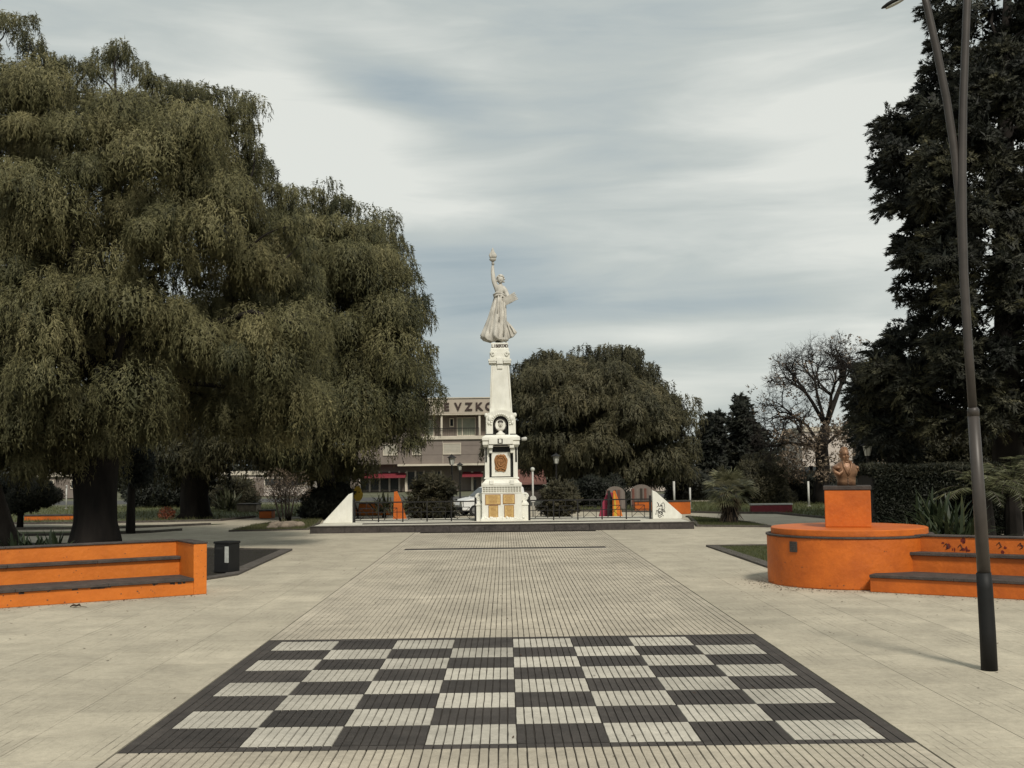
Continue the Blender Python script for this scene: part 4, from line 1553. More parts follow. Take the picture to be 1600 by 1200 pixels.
# drips and chips where the paint has run
chips = MB()
rr = random.Random(12)
for k in range(16):
    a = rr.uniform(0.4, 5.0)
    z = 0.283 - rr.uniform(0.0, 0.03)
    w = rr.uniform(0.02, 0.16)
    chips.frame_box(E_L, UL, NL, a, a + w, -0.004, 0.0, z - rr.uniform(0.008, 0.03), 0.284)
for k in range(30):
    a = rr.uniform(0.0, 5.0)
    z = rr.uniform(0.02, 0.27)
    w = rr.uniform(0.01, 0.03)
    chips.frame_box(E_L, UL, NL, a, a + w, -0.003, 0.0, z, z + w * 0.7)
for k in range(14):
    a, z, w = rr.uniform(0.3, 5.5), rr.uniform(0.37, 0.66), rr.uniform(0.006, 0.018)
    chips.frame_box(E_L, UL, NL, a, a + w, 0.997, 0.9995, z, z + w * rr.uniform(0.4, 1.2))
    a, z, w = rr.uniform(0.3, 5.5), rr.uniform(0.76, 1.03), rr.uniform(0.006, 0.018)
    chips.frame_box(E_L, UL, NL, a, a + w, 1.247, 1.2495, z, z + w * rr.uniform(0.4, 1.2))
    a, z, w = rr.uniform(0.0, 0.27), rr.uniform(0.03, 1.03), rr.uniform(0.005, 0.016)
    chips.frame_box(E_L, UL, NL, a, a + w * 0.8, -0.003, 0.0, z, z + w)
tag(chips.build('paint_chips', M['seat_slab'], lb), kind='stuff')
dc_ = MB()
for k in range(34):
    a_ = rr.uniform(math.radians(185), math.radians(300))
    z, w = (rr.uniform(0.0, 0.10) if k % 4 else rr.uniform(0.1, 1.0)), rr.uniform(0.006, 0.02)
    c_ = Vector((DC.x + 1.7405 * math.cos(a_), DC.y + 1.7405 * math.sin(a_), z + 0.01))
    t_, n_ = Vector((-math.sin(a_), math.cos(a_), 0)), Vector((math.cos(a_), math.sin(a_), 0))
    dc_.extr([c_ + t_ * math.cos(q_) * w * rr.uniform(0.6, 1) + Vector((0, 0, math.sin(q_) * w * 0.6 * rr.uniform(0.5, 1))) for q_ in np.linspace(0, 2 * PI, 7)[:-1]], n_ * 0.003)
drum_chips = dc_

UR, NR = Vector((0.817, -0.577)), Vector((0.577, 0.817))
ER = DC - NR * 1.745
rb, bfunr = bench(ER, UR, NR, 1.0, 7.5, 'long orange two-step concrete bench beside the round bust pedestal', True)
gf = MB()
rr = random.Random(21)
for k in range(26):
    a = 2.0 + rr.uniform(0, 3.2)
    z = 0.78 + rr.uniform(0, 0.24)
    w, h = rr.uniform(0.02, 0.11), rr.uniform(0.01, 0.06)
    o3, u3, n3 = Vector((*ER, 0)), Vector((*UR, 0)), Vector((*NR, 0))
    c = o3 + u3 * a + n3 * 1.245 + Vector((0, 0, z))
    pts = [c + u3 * (math.cos(q) * w * rr.uniform(0.5, 1)) * 0.6 + Vector((0, 0, math.sin(q) * h * rr.uniform(0.6, 1.2))) for q in np.linspace(0, 2 * PI, 8)[:-1]]
    gf.extr(pts, n3 * 0.006)
gf.build('graffiti', M['graffiti_red'], rb)
gf = MB()
for k in range(9):
    a = 2.1 + k * 0.37 + rr.uniform(-0.1, 0.1)
    o3, u3, n3 = Vector((*ER, 0)), Vector((*UR, 0)), Vector((*NR, 0))
    c = o3 + u3 * a + n3 * 1.243 + Vector((0, 0, 0.88 + rr.uniform(-0.06, 0.08)))
    gf.tube([c, c + u3 * 0.05 + Vector((0, 0, 0.06)), c + u3 * 0.09 - Vector((0, 0, 0.03)), c + u3 * 0.04 - Vector((0, 0, 0.06))], 0.009, 4)
gf.build('graffiti', M['graffiti'], rb)

# round pedestal ------------------------------------------------------------
ped = thing('round_pedestal', 'big round orange concrete drum with dark rim carrying the bust pedestal', 'pedestal', (DC.x, DC.y, 0))
mb = MB()
wobf = lambda r_, z, a_: r_ * (1 + 0.002 * mnoise.noise(Vector((math.cos(a_) * 3, math.sin(a_) * 3, z * 3))))
mb.lathe([(1.735, 0), (1.735, 0.03), (1.74, 0.2), (1.74, 0.6), (1.74, 1.0), (1.74, 1.03)], (DC.x, DC.y, 0), 96, fold=wobf)
dr = mb.build('drum', M['orange'], ped, smooth=True)
tag(drum_chips.build('paint_chips', M['seat_slab'], ped), kind='stuff')
mb = MB()
mb.lathe([(1.74, 1.031), (1.765, 1.033), (1.765, 1.062), (1.74, 1.066)], (DC.x, DC.y, 0), 96)
mb.build('rim', M['seat_slab'], ped)
mb = MB()
mb.lathe([(1.645, 1.066), (1.65, 1.075), (1.65, 1.185), (1.63, 1.2)], (DC.x, DC.y, 0), 96)
mb.build('top_disc', M['orange'], ped)
mb = MB()
ang = math.radians(214)
cxx, cyy = DC.x + 1.745 * math.cos(ang), DC.y + 1.745 * math.sin(ang)
tn_ = Vector((-math.sin(ang), math.cos(ang), 0))
nn_ = Vector((math.cos(ang), math.sin(ang), 0))
c = Vector((cxx, cyy, 0.84))
mb.extr([c - tn_ * 0.1 - Vector((0, 0, 0.11)), c + tn_ * 0.1 - Vector((0, 0, 0.11)), c + tn_ * 0.1 + Vector((0, 0, 0.11)), c - tn_ * 0.1 + Vector((0, 0, 0.11))], nn_ * 0.012)
gr_ = mb.build('vent', M['plinth_dark'], ped)
mb = MB()
for k in range(5):
    cc = c + nn_ * 0.013 + Vector((0, 0, -0.09 + 0.045 * k))
    mb.tube([cc - tn_ * 0.09, cc + tn_ * 0.09], 0.006, 4)
mb.build('vent_bar', M['kerb'], gr_)
# square bust block
bl = thing('bust_block', 'square orange block with grey slab standing on the round drum', 'pedestal', (DC.x, DC.y, 1.2))
bx = P(1324.5, 790, 24.8).x
hw = 34.7 / 1800 * 24.8
ba = math.atan2(bx, 24.8)
ubk, nbk = Vector((math.cos(ba), -math.sin(ba))), Vector((math.sin(ba), math.cos(ba)))
ob = Vector((bx, 24.8))
MB().frame_box(ob, ubk, nbk, -hw, hw, 0, 2 * hw, 1.2, 2.0).build('block', M['orange'], bl, bevel=0.02)
MB().frame_box(ob, ubk, nbk, -hw - 0.02, hw + 0.02, -0.02, 2 * hw + 0.02, 2.0, 2.085).build('slab', M['seat_slab'], bl, bevel=0.012)

# bust ------------------------------------------------------------------------
BY = 25.2


def B(px, py, dy=0.0):
    q = P(px, py, BY)
    return Vector((q.x, BY + dy, q.z))


bust = thing('bronze_bust', 'brown bronze bust of a man with broad shoulders on the orange block', 'bust', (B(1321, 757).x, BY, 2.085))
SC = 1 / (FPX / BY)


def loft(rings_, seg_=40, shape=2.4):
    mb_ = MB()
    vs_ = []
    for (c_, rx_, ry_) in rings_:
        for k in range(seg_):
            a_ = 2 * PI * k / seg_
            cx_, sy_ = math.cos(a_), math.sin(a_)
            vs_.append((c_.x + math.copysign(abs(cx_) ** (2 / shape), cx_) * rx_, c_.y + math.copysign(abs(sy_) ** (2 / shape), sy_) * ry_, c_.z))
    n_ = len(rings_)
    fs_ = [(i * seg_ + k, i * seg_ + (k + 1) % seg_, (i + 1) * seg_ + (k + 1) % seg_, (i + 1) * seg_ + k) for i in range(n_ - 1) for k in range(seg_)]
    fs_.append(tuple(range(seg_))[::-1])
    fs_.append(tuple((n_ - 1) * seg_ + k for k in range(seg_)))
    mb_.add(vs_, fs_)
    return mb_


zb0 = 2.085
zsh = B(1321, 724).z
cxb = B(1321.5, 740).x
tor = loft([(Vector((cxb + 0.01, BY, zb0)), 0.235, 0.17), (Vector((cxb + 0.01, BY, zb0 + 0.10)), 0.235, 0.17), (Vector((cxb, BY, zb0 + 0.20)), 0.25, 0.18),
            (Vector((cxb, BY, zb0 + 0.215)), 0.275, 0.19), (Vector((cxb, BY, zb0 + 0.32)), 0.31, 0.20), (Vector((cxb - .005, BY, zb0 + 0.40)), 0.30, 0.19), (Vector((cxb - .01, BY, zb0 + 0.47)), 0.24, 0.16),
            (Vector((cxb - .012, BY, zb0 + 0.52)), 0.14, 0.12), (Vector((cxb - .015, BY - .01, zb0 + 0.56)), 0.10, 0.10), (Vector((cxb - .018, BY - .02, zb0 + 0.66)), 0.085, 0.095)])
tor.build('torso', M['bust_bronze'], bust, smooth=True)
# coat: lapels, shoulder pieces, button strip, lower edge of the cast
mb = MB()
for s in (-1, 1):
    mb.tube([(cxb + s * 0.09, BY - 0.12, zb0 + 0.53), (cxb + s * 0.10, BY - 0.17, zb0 + 0.42), (cxb + s * 0.04, BY - 0.20, zb0 + 0.30), (cxb + 0.005 * s, BY - 0.19, zb0 + 0.22)], [0.035, 0.04, 0.03, 0.015], 8)
mb.tube([(cxb - 0.11, BY + 0.0, zb0 + 0.54), (cxb - 0.07, BY - 0.11, zb0 + 0.53), (cxb, BY - 0.13, zb0 + 0.51), (cxb + 0.06, BY - 0.11, zb0 + 0.53), (cxb + 0.10, BY, zb0 + 0.54)], 0.028, 8)
mb.build('collar', M['bust_bronze'], bust, smooth=True)
mb = MB()
mb.ball((cxb - 0.26, BY - 0.08, zb0 + 0.395), (0.115, 0.13, 0.062), 16, 9)
mb.tube([(cxb - 0.35, BY - 0.10, zb0 + 0.36), (cxb - 0.34, BY - 0.17, zb0 + 0.30), (cxb - 0.24, BY - 0.2, zb0 + 0.25), (cxb - 0.15, BY - 0.19, zb0 + 0.31), (cxb - 0.13, BY - 0.18, zb0 + 0.38)], [0.04, 0.045, 0.045, 0.035, 0.02], 9)
mb.build('folded_cloak', M['bust_bronze'], bust, smooth=True)
mb = MB()
mb.ball((cxb + 0.27, BY - 0.02, zb0 + 0.385), (0.07, 0.13, 0.05), 14, 8)
for k in range(7):
    mb.tube([(cxb + 0.29 + 0.02 * math.sin(k), BY - 0.10 + 0.028 * k, zb0 + 0.38), (cxb + 0.315, BY - 0.10 + 0.028 * k, zb0 + 0.31)], 0.012, 5)
mb.build('shoulder_fringe', M['bust_bronze'], bust, smooth=True)
mb = MB()
for k in range(4):
    mb.ball((cxb + 0.0, BY - 0.195 + (0.012 if k < 2 else 0), zb0 + 0.05 + 0.065 * k), 0.014, 8, 6)
mb.build('button', M['bust_bronze'], bust, smooth=True)
mb = MB()
mb.box(cxb - 0.012, cxb + 0.002, BY - 0.176, BY - 0.165, zb0 + 0.0, zb0 + 0.2)
mb.build('seam', M['plinth_dark'], bust)
hx, hz = cxb - 0.02, B(1319, 711).z - 0.01
hd = loft([(Vector((hx, BY - 0.06, hz - 0.17)), 0.035, 0.04), (Vector((hx, BY - 0.05, hz - 0.155)), 0.065, 0.08), (Vector((hx, BY - 0.035, hz - 0.12)), 0.088, 0.115),
           (Vector((hx, BY - 0.02, hz - 0.06)), 0.104, 0.135), (Vector((hx, BY - 0.01, hz + 0.0)), 0.11, 0.145), (Vector((hx, BY, hz + 0.06)), 0.112, 0.15),
           (Vector((hx, BY + 0.01, hz + 0.11)), 0.10, 0.138), (Vector((hx, BY + 0.015, hz + 0.15)), 0.07, 0.10), (Vector((hx, BY + 0.02, hz + 0.17)), 0.03, 0.045)], 36, 2.15)
# brow, nose, cheeks, lips and chin grow from the same surface
hd.tube([(hx - 0.075, BY - 0.135, hz + 0.035), (hx - 0.03, BY - 0.165, hz + 0.045), (hx + 0.03, BY - 0.165, hz + 0.045), (hx + 0.075, BY - 0.135, hz + 0.035)], 0.017, 7)
hd.tube([(hx, BY - 0.155, hz + 0.04), (hx, BY - 0.178, hz - 0.005), (hx, BY - 0.192, hz - 0.035), (hx, BY - 0.16, hz - 0.05)], [0.013, 0.016, 0.024, 0.012], 8)
for s in (-1, 1):
    hd.ball((hx + s * 0.06, BY - 0.125, hz - 0.03), (0.035, 0.03, 0.03), 10, 7)
hd.tube([(hx - 0.04, BY - 0.15, hz - 0.088), (hx, BY - 0.166, hz - 0.084), (hx + 0.04, BY - 0.15, hz - 0.088)], 0.012, 6)
hd.ball((hx, BY - 0.125, hz - 0.135), (0.04, 0.035, 0.028), 10, 7)
hd.build('head', M['bust_bronze'], bust, smooth=True)
mb = MB()
for s in (-1, 1):
    mb.ball((hx + s * 0.04, BY - 0.144, hz + 0.015), (0.02, 0.014, 0.012), 9, 6)
mb.build('eye', M['bust_bronze'], bust, smooth=True)
for s in (-1, 1):
    mb = MB()
    mb.ball((hx + s * 0.112, BY + 0.0, hz - 0.01), (0.015, 0.03, 0.042), 9, 7)
    mb.build('ear', M['bust_bronze'], bust, smooth=True)
mb = MB()
rr = random.Random(3)
for k in range(95):
    a_ = rr.uniform(0, 2 * PI)
    e_ = rr.uniform(-0.3, 1.5)
    d_ = Vector((math.cos(a_) * math.cos(e_), math.sin(a_) * math.cos(e_), math.sin(e_)))
    if d_.y < -0.1 and d_.z < 0.62 - 0.3 * (d_.y + 0.1):
        continue
    if d_.y < 0.2 and d_.z < 0.25:
        continue
    mb.ball(Vector((hx, BY + 0.015, hz + 0.03)) + Vector((d_.x * 0.108, d_.y * 0.15, d_.z * 0.145)), (rr.uniform(.02, .032), rr.uniform(.02, .035), rr.uniform(.018, .026)), 7, 5)
mb.build('hair', M['bust_bronze'], bust, smooth=True)

bust.scale = (0.83, 1, 1)

# bin ------------------------------------------------------------------------
bc = G(347, 897)
bn = thing('litter_bin', 'black square litter bin with pale sticker beside the left bench', 'bin', (bc.x, bc.y + 0.25, 0))
an = math.radians(-24)
ub, nb_ = Vector((math.cos(an), math.sin(an))), Vector((-math.sin(an), math.cos(an)))
o_ = Vector((bc.x - 0.24, bc.y + 0.14))
MB().frame_box(o_, ub, nb_, 0, 0.46, 0, 0.44, 0.03, 0.74).build('bin_body', M['bin_black'], bn, bevel=0.02)
MB().frame_box(o_, ub, nb_, -0.015, 0.475, -0.015, 0.455, 0.741, 0.80).build('lid', M['bin_black'], bn, bevel=0.015)
MB().frame_box(o_, ub, nb_, 0.04, 0.42, 0.03, 0.41, 0, 0.03).build('foot', M['iron'], bn)
MB().frame_box(o_, ub, nb_, 0.33, 0.45, -0.004, 0.0, 0.28, 0.68).build('sticker', M['sticker'], bn)
MB().frame_box(o_, ub, nb_, 0.06, 0.28, -0.004, 0.0, 0.60, 0.66).build('slot', M['rubber'], bn)

# =================================================================== TWIN LAMP POST
LY = G(1546, 1047).y
lp = thing('lamp_post', 'tall leaning twin-armed lamp post at the right edge of the plaza', 'lamp post', G(1546, 1047))
q = lambda px, py, dy=0.0: P(px, py, LY + dy)
mb = MB()
mb.tube([G(1546, 1047) + Vector((0, 0, -0.0)), q(1543, 985), q(1539, 920), q(1537, 895)], [0.10, 0.097, 0.094, 0.09], 16)
mb.build('sleeve', M['bin_black'], lp, smooth=True)
mb = MB()
mb.tube([q(1538, 905), q(1530, 780), q(1521, 650)], [0.081, 0.076, 0.070], 16)
mb.tube([q(1521, 650), q(1520.5, 640), q(1520, 636)], [0.072, 0.072, 0.05], 16)
mb.build('pole', M['pole_grey'], lp, smooth=True)
mb = MB()
mb.tube([q(1520, 642), q(1513, 540), q(1506, 430), q(1503.5, 340), q(1503.5, 250), q(1505, 160), q(1508, 80), q(1511, 0), q(1514, -70), q(1520, -110), q(1540, -135)],
        [0.055] * 4 + [0.053, 0.051, 0.05, 0.049, 0.046, 0.042, 0.038], 14)
mb.build('straight_arm', M['pole_grey'], lp, smooth=True)
mb = MB()
mb.tube([q(1504, 400, .05), q(1500, 320, .05), q(1492, 240, .05), q(1479, 155, .03), q(1463, 75, 0), q(1448, 8, 0), q(1442, -14, 0), q(1432, -16, 0), q(1420, -6, 0)],
        [0.052, 0.052, 0.051, 0.05, 0.049, 0.046, 0.04, 0.035, 0.03], 14)
mb.build('bent_arm', M['pole_grey'], lp, smooth=True)


def cobra(a, b, w, parent):
    """flattened lamp head from a to b"""
    a, b = Vector(a), Vector(b)
    d_ = b - a
    up_ = Vector((0, 0, 1))
    sd_ = d_.cross(up_).normalized()
    nrm = sd_.cross(d_).normalized()
    mb_ = MB()
    vs_, fs_ = [], []
    prof_ = [(0.0, 0.25, 0.35), (0.12, 0.55, 0.6), (0.35, 0.95, 0.95), (0.6, 1.0, 1.0), (0.82, 0.8, 0.75), (0.95, 0.45, 0.4), (1.0, 0.1, 0.1)]
    for t_, ww1_, hh_ in prof_:
        c_ = a + d_ * t_
        for k in range(16):
            an_ = 2 * PI * k / 16
            vs_.append(c_ + sd_ * math.cos(an_) * w * ww1_ + nrm * math.sin(an_) * w * 0.42 * hh_ * (1.0 if math.sin(an_) > 0 else 0.55))
    for i in range(len(prof_) - 1):
        for k in range(16):
            fs_.append((i * 16 + k, i * 16 + (k + 1) % 16, (i + 1) * 16 + (k + 1) % 16, (i + 1) * 16 + k))
    fs_.append(tuple(range(16))[::-1])
    fs_.append(tuple(6 * 16 + k for k in range(16)))
    mb_.add(vs_, fs_)
    h_ = mb_.build('lamp_head', M['bin_black'], parent, smooth=True)
    mb_ = MB()
    c_ = a + d_ * 0.62 - nrm * w * 0.2
    mb_.extr([c_ + d_ * 0.28 * math.cos(q_) + sd_ * w * 0.7 * math.sin(q_) for q_ in np.linspace(0, 2 * PI, 17)[:-1]], -nrm * w * 0.12)
    mb_.build('lens', M['frosted'], h_)


cobra(q(1429, -12), q(1377, 13), 0.10, lp)
cobra(q(1536, -134), q(1592, -118), 0.10, lp)

# =================================================================== LANTERNS


def lantern(px, Y, H, label, scale=1.0):
    x = X(px, Y)
    t = thing('street_lantern', label, 'lantern', (x, Y, 0), 'old style lanterns on dark posts')
    mb_ = MB()
    mb_.lathe([(0.11, 0), (0.11, 0.25), (0.07, 0.32), (0.055, 0.9), (0.045, H - 0.62), (0.06, H - 0.58), (0.035, H - 0.5)], (x, Y, 0), 10)
    mb_.build('post', M['iron'], t, smooth=True)
    mb_ = MB()
    mb_.lathe([(0.10, H - 0.50), (0.17, H - 0.14), (0.165, H - 0.13)], (x, Y, 0), 6)
    mb_.build('lantern_glass', M['frosted'], t)
    mb_ = MB()
    for k in range(6):
        a_ = 2 * PI * k / 6
        mb_.tube([(x + 0.105 * math.cos(a_), Y + 0.105 * math.sin(a_), H - 0.5), (x + 0.178 * math.cos(a_), Y + 0.178 * math.sin(a_), H - 0.13)], 0.009, 4)
    mb_.build('lantern_frame', M['iron'], t)
    mb_ = MB()
    mb_.lathe([(0.25, H - 0.13), (0.24, H - 0.10), (0.09, H - 0.02), (0.03, H + 0.02), (0.02, H + 0.07)], (x, Y, 0), 12)
    mb_.build('lantern_roof', M['iron'], t)


lantern(706, 61, 3.2, 'dark lantern post left of the monument in front of the brown building')
lantern(718.5, 82, 2.85, 'farther dark lantern just right of the nearer lantern by the brown building')
lantern(869, 60, 3.2, 'lantern post before the dark tree right of the monument')
lantern(1356, 43, 3.32, 'pale glass lantern rising behind the bronze bust')

# =================================================================== THINGS BEHIND THE FENCE


def fin(px0, px1, py0, py1, Y, material, label, lean=0.7, band=None):
    xa, xb = P(px0, 800, Y).x, P(px1, 800, Y).x
    zt_ = P((px0 + px1) / 2, py0, Y).z
    t = thing('painted_fin', label, 'wall', ((xa + xb) / 2, Y, 0), 'painted sloping fins behind the fence')
    w = xb - xa
    mb_ = MB()
    if lean > 0:
        prof_ = [(xa, 0), (xb, 0), (xa + w * 0.55, zt_ * 0.72), (xa + w * 0.28, zt_), (xa + w * 0.08, zt_ * 0.98)]
    else:
        prof_ = [(xb, 0), (xa, 0), (xa + w * 0.25, zt_ * 0.55), (xb - w * 0.35, zt_), (xb - w * 0.05, zt_ * 0.95)]
    mb_.extr([(x_, Y, z_) for x_, z_ in prof_], (0, 0.22, 0))
    mb_.build('fin_face', material, t, bevel=0.01)
    if band:
        mb_ = MB()
        mb_.extr([(x_ * 0.3 + (xa + w * 0.2) * 0.7, Y - 0.012, z_ * 0.9) for x_, z_ in prof_], (0, 0.01, 0))
        mb_.build('stripe', band, t)
    return t


fin(614, 636, 767.5, 812, 56, M['orange'], 'bright orange sloping fin left of the monument behind the fence')
fin(935, 959, 768, 808, 56, M['magenta'], 'dark magenta sloping fin right of the monument behind the fence', -1)
fin(949, 964, 766, 808, 55.6, M['iron'], 'narrow black sloping fin between the magenta and orange ones', 1)
fin(957, 974, 766.5, 810, 55.2, M['orange_left'], 'light orange sloping fin right of the black one behind the fence', 1, M['yellow'])


def low_wall(pxa, pxb, pyt, Y, material, label, d=0.4, cap=None):
    xa, xb = P(pxa, 790, Y).x, P(pxb, 790, Y).x
    zt_ = P((pxa + pxb) / 2, pyt, Y).z
    t = thing('low_wall', label, 'wall', ((xa + xb) / 2, Y, 0), 'low painted garden walls in the distance')
    MB().box(xa, xb, Y, Y + d, 0, zt_).build('wall_face', material, t, bevel=0.02)
    MB().box(xa - 0.03, xb + 0.03, Y - 0.03, Y + d + 0.03, zt_, zt_ + 0.07).build('coping', cap or M['seat_slab'], t)
    return t


low_wall(552, 611, 787, 63, M['orange_left'], 'long low orange wall behind the left fence')
low_wall(992, 1019, 784, 64, M['orange'], 'short orange wall behind the right fence beside the white end wall')
low_wall(1044, 1079, 784, 60, M['orange'], 'orange wall just right of the white triangular end wall')
low_wall(1174, 1238, 789, 60, M['red_paint'], 'low red wall right of the fan palm', cap=M['white_paint'])
low_wall(38, 120, 806, 62, M['orange'], 'low orange wall seen left of the thick trunk')
low_wall(405, 424, 799, 61, M['orange'], 'small orange wall left of the thin-stemmed shrub', d=1.0)
low_wall(1532, 1592, 801, 44, M['orange'], 'low orange wall right of the lamp post behind the bench')
low_wall(370, 400, 789, 70, M['rock'], 'grey stone block under the weeping trees', d=1.5)


def arch_panel(pxa, pxb, pyt, Y, label):
    xa, xb = P(pxa, 790, Y).x, P(pxb, 790, Y).x
    zt_ = P((pxa + pxb) / 2, pyt, Y).z
    w = xb - xa
    t = thing('arched_wall', label, 'wall', ((xa + xb) / 2, Y, 0), 'pale arched walls beyond the fence')
    zs = zt_ - w * 0.38
    pr = [(xa, 0), (xb, 0)] + [((xa + xb) / 2 + w / 2 * math.cos(a_), zs + w * 0.38 * math.sin(a_)) for a_ in np.linspace(0, PI, 11)]
    MB().extr([(x_, Y, z_) for x_, z_ in pr], (0, 0.3, 0)).build('wall_face', M['b_brown'], t)
    for k in range(5):
        x_ = xa + w * (k + 0.6) / 5.4
        MB().box(x_ - 0.07, x_ + 0.07, Y - 0.03, Y - 0.001, 0, zs + w * 0.2).build('stripe', (M['b_tile_roof'], M['b_brown2'], M['bark'])[k % 3], t)


arch_panel(947, 977, 760, 66, 'grey arched wall behind the magenta and orange fins')
arch_panel(986, 1020, 757, 68, 'striped arched wall left of the white triangular end wall')


def post(px, pyt, Y, r, material, label, name='thin_post', head=None, pyb=None):
    x = P(px, 760, Y).x
    zt_ = P(px, pyt, Y).z
    t = thing(name, label, 'post', (x, Y, 0))
    MB().tube([(x, Y, 0), (x, Y, zt_)], r, 8).build('shaft', material, t, smooth=True)
    MB().box(x - r * 2, x + r * 2, Y - r * 2, Y + r * 2, 0, 0.06).build('base_plate', material, t)
    if head:
        MB().extr([(x + head * math.cos(a_), Y - r - 0.01, zt_ * 0.42 + head * math.sin(a_)) for a_ in np.linspace(0, 2 * PI, 17)[:-1]], (0, -0.03, 0)).build('disc', M['white_paint'], t)
        MB().ball((x, Y, zt_ + 0.05), 0.11, 8, 6).build('globe', M['frosted'], t, smooth=True)
    return t


post(832.5, 735, 56, 0.045, M['white_paint'], 'white post with round disc just right of the monument', 'sign_post', head=0.16)
post(1078, 762, 66, 0.05, M['white_paint'], 'thin white post right of the orange wall')
post(1053, 752, 72, 0.07, M['white_paint'], 'pale post rising above the orange wall')
post(1263, 752, 68, 0.06, M['white_paint'], 'leaning white post under the bare tree')
post(104, 758, 80, 0.05, M['white_paint'], 'white post seen left of the thick trunk')
post(119, 770, 74, 0.06, M['yellow'], 'yellow post touching the thick trunk from the left')

# yellow sign
sg_ = thing('yellow_sign', 'yellow board on a dark post behind the left end of the fence', 'sign', (P(559, 790, 60).x, 60, 0))
x = P(559, 790, 60).x
MB().box(x - 0.04, x + 0.04, 60, 60.08, 0, 1.0).build('post', M['iron'], sg_)
zt_ = P(559, 760, 60).z
MB().extr([(x + 0.22 * math.cos(a_) * (1 if math.sin(a_) > 0 else 1.25), 60, zt_ - 0.38 + 0.40 * math.sin(a_)) for a_ in np.linspace(0, 2 * PI, 21)[:-1]], (0, -0.05, 0)).build('board', M['yellow'], sg_)
MB().extr([(x - 0.12, 59.94, zt_ - 0.75), (x + 0.12, 59.94, zt_ - 0.75), (x, 59.94, zt_ - 1.2)], (0, -0.03, 0)).build('pennant', M['white_paint'], sg_)
for s in (-1, 1):
    MB().box(x + s * 0.08 - 0.03, x + s * 0.08 + 0.03, 59.93, 59.95, zt_ - 0.33, zt_ - 0.27).build('mark', M['iron'], sg_)

# =================================================================== PARKED VAN


def van(px, Y, yaw, label):
    t = thing('parked_van', label, 'van', (0, 0, 0))
    L_, Wd = 4.0, 1.66
    side_ = [(-2.0, 0.32), (-2.02, 0.62), (-1.9, 0.88), (-1.15, 1.02), (-0.98, 1.03), (1.85, 1.03), (1.98, 0.9), (2.0, 0.32)]
    mb_ = MB()
    mb_.extr([(a_, -Wd / 2, b_) for a_, b_ in side_], (0, Wd, 0))
    mb_.build('body', M['car_white'], t, bevel=0.05)
    cab = [(-1.0, 1.03), (-0.35, 1.58), (-0.1, 1.64), (1.75, 1.64), (1.86, 1.55), (1.92, 1.03)]
    mb_ = MB()
    n_ = len(cab)
    vs_ = [(a_, -Wd / 2 + 0.03 + (b_ - 1.03) * 0.22, b_) for a_, b_ in cab] + [(a_, Wd / 2 - 0.03 - (b_ - 1.03) * 0.22, b_) for a_, b_ in cab]
    mb_.add(vs_, [tuple(range(n_)), tuple(range(2 * n_ - 1, n_ - 1, -1))] + [(i, i + n_, (i + 1) % n_ + n_, (i + 1) % n_) for i in range(n_)])
    mb_.build('cabin', M['car_white'], t, bevel=0.03)
    for s in (-1, 1):
        yy = s * (Wd / 2 - 0.025)
        for poly_ in ([(-0.72, 1.10), (-0.28, 1.50), (0.28, 1.52), (0.28, 1.10)], [(0.38, 1.10), (0.38, 1.52), (0.98, 1.52), (0.98, 1.10)], [(1.08, 1.10), (1.08, 1.5), (1.66, 1.5), (1.74, 1.10)]):
            mb_ = MB()
            mb_.extr([(a_, yy - s * (b_ - 1.03) * 0.22, b_) for a_, b_ in poly_], (0, s * 0.012, 0))
            mb_.build('window', M['glass_dark'], t)
        MB().box(-0.7, -0.55, s * (Wd / 2 + 0.02) - 0.08, s * (Wd / 2 + 0.02) + 0.08, 1.04, 1.18).build('mirror', M['rubber'], t, bevel=0.02)
        for xx in (-1.25, 1.3):
            mb_ = MB()
            mb_.tube([(xx, s * (Wd / 2 - 0.18), 0.31), (xx, s * (Wd / 2 + 0.012), 0.31)], 0.31, 20)
            w_ = mb_.build('wheel', M['rubber'], t)
            MB().tube([(xx, s * (Wd / 2 + 0.0125), 0.31), (xx, s * (Wd / 2 + 0.03), 0.31)], 0.19, 14).build('rim', M['hub'], w_)
        MB().box(-2.035, -1.86, s * 0.62 - 0.14, s * 0.62 + 0.14, 0.66, 0.84).build('headlight', M['frosted'], t, bevel=0.02)
        MB().box(-0.1, 0.06, s * (Wd / 2 + 0.008) - 0.012, s * (Wd / 2 + 0.008) + 0.012, 0.92, 0.95).build('handle', M['rubber'], t)
    mb_ = MB()
    mb_.add([(-0.93, -0.66, 1.10), (-0.93, 0.66, 1.10), (-0.40, 0.58, 1.55), (-0.40, -0.58, 1.55)], [(0, 3, 2, 1)])
    mb_.extr([(-0.95, -0.66, 1.10), (-0.95, 0.66, 1.10), (-0.41, 0.58, 1.555), (-0.41, -0.58, 1.555)], (-0.012, 0, 0.012))
    mb_.build('windscreen', M['glass_dark'], t)
    MB().box(-2.06, -1.9, -0.8, 0.8, 0.3, 0.5).build('bumper', M['bin_black'], t, bevel=0.03)
    t.rotation_euler = (0, 0, yaw)
    t.location = (X(px, Y), Y, 0)
    t.scale = (0.93, 0.93, 0.93)
    return t


van(764, 62, math.radians(24), 'small white parked van half hidden behind the monument base')

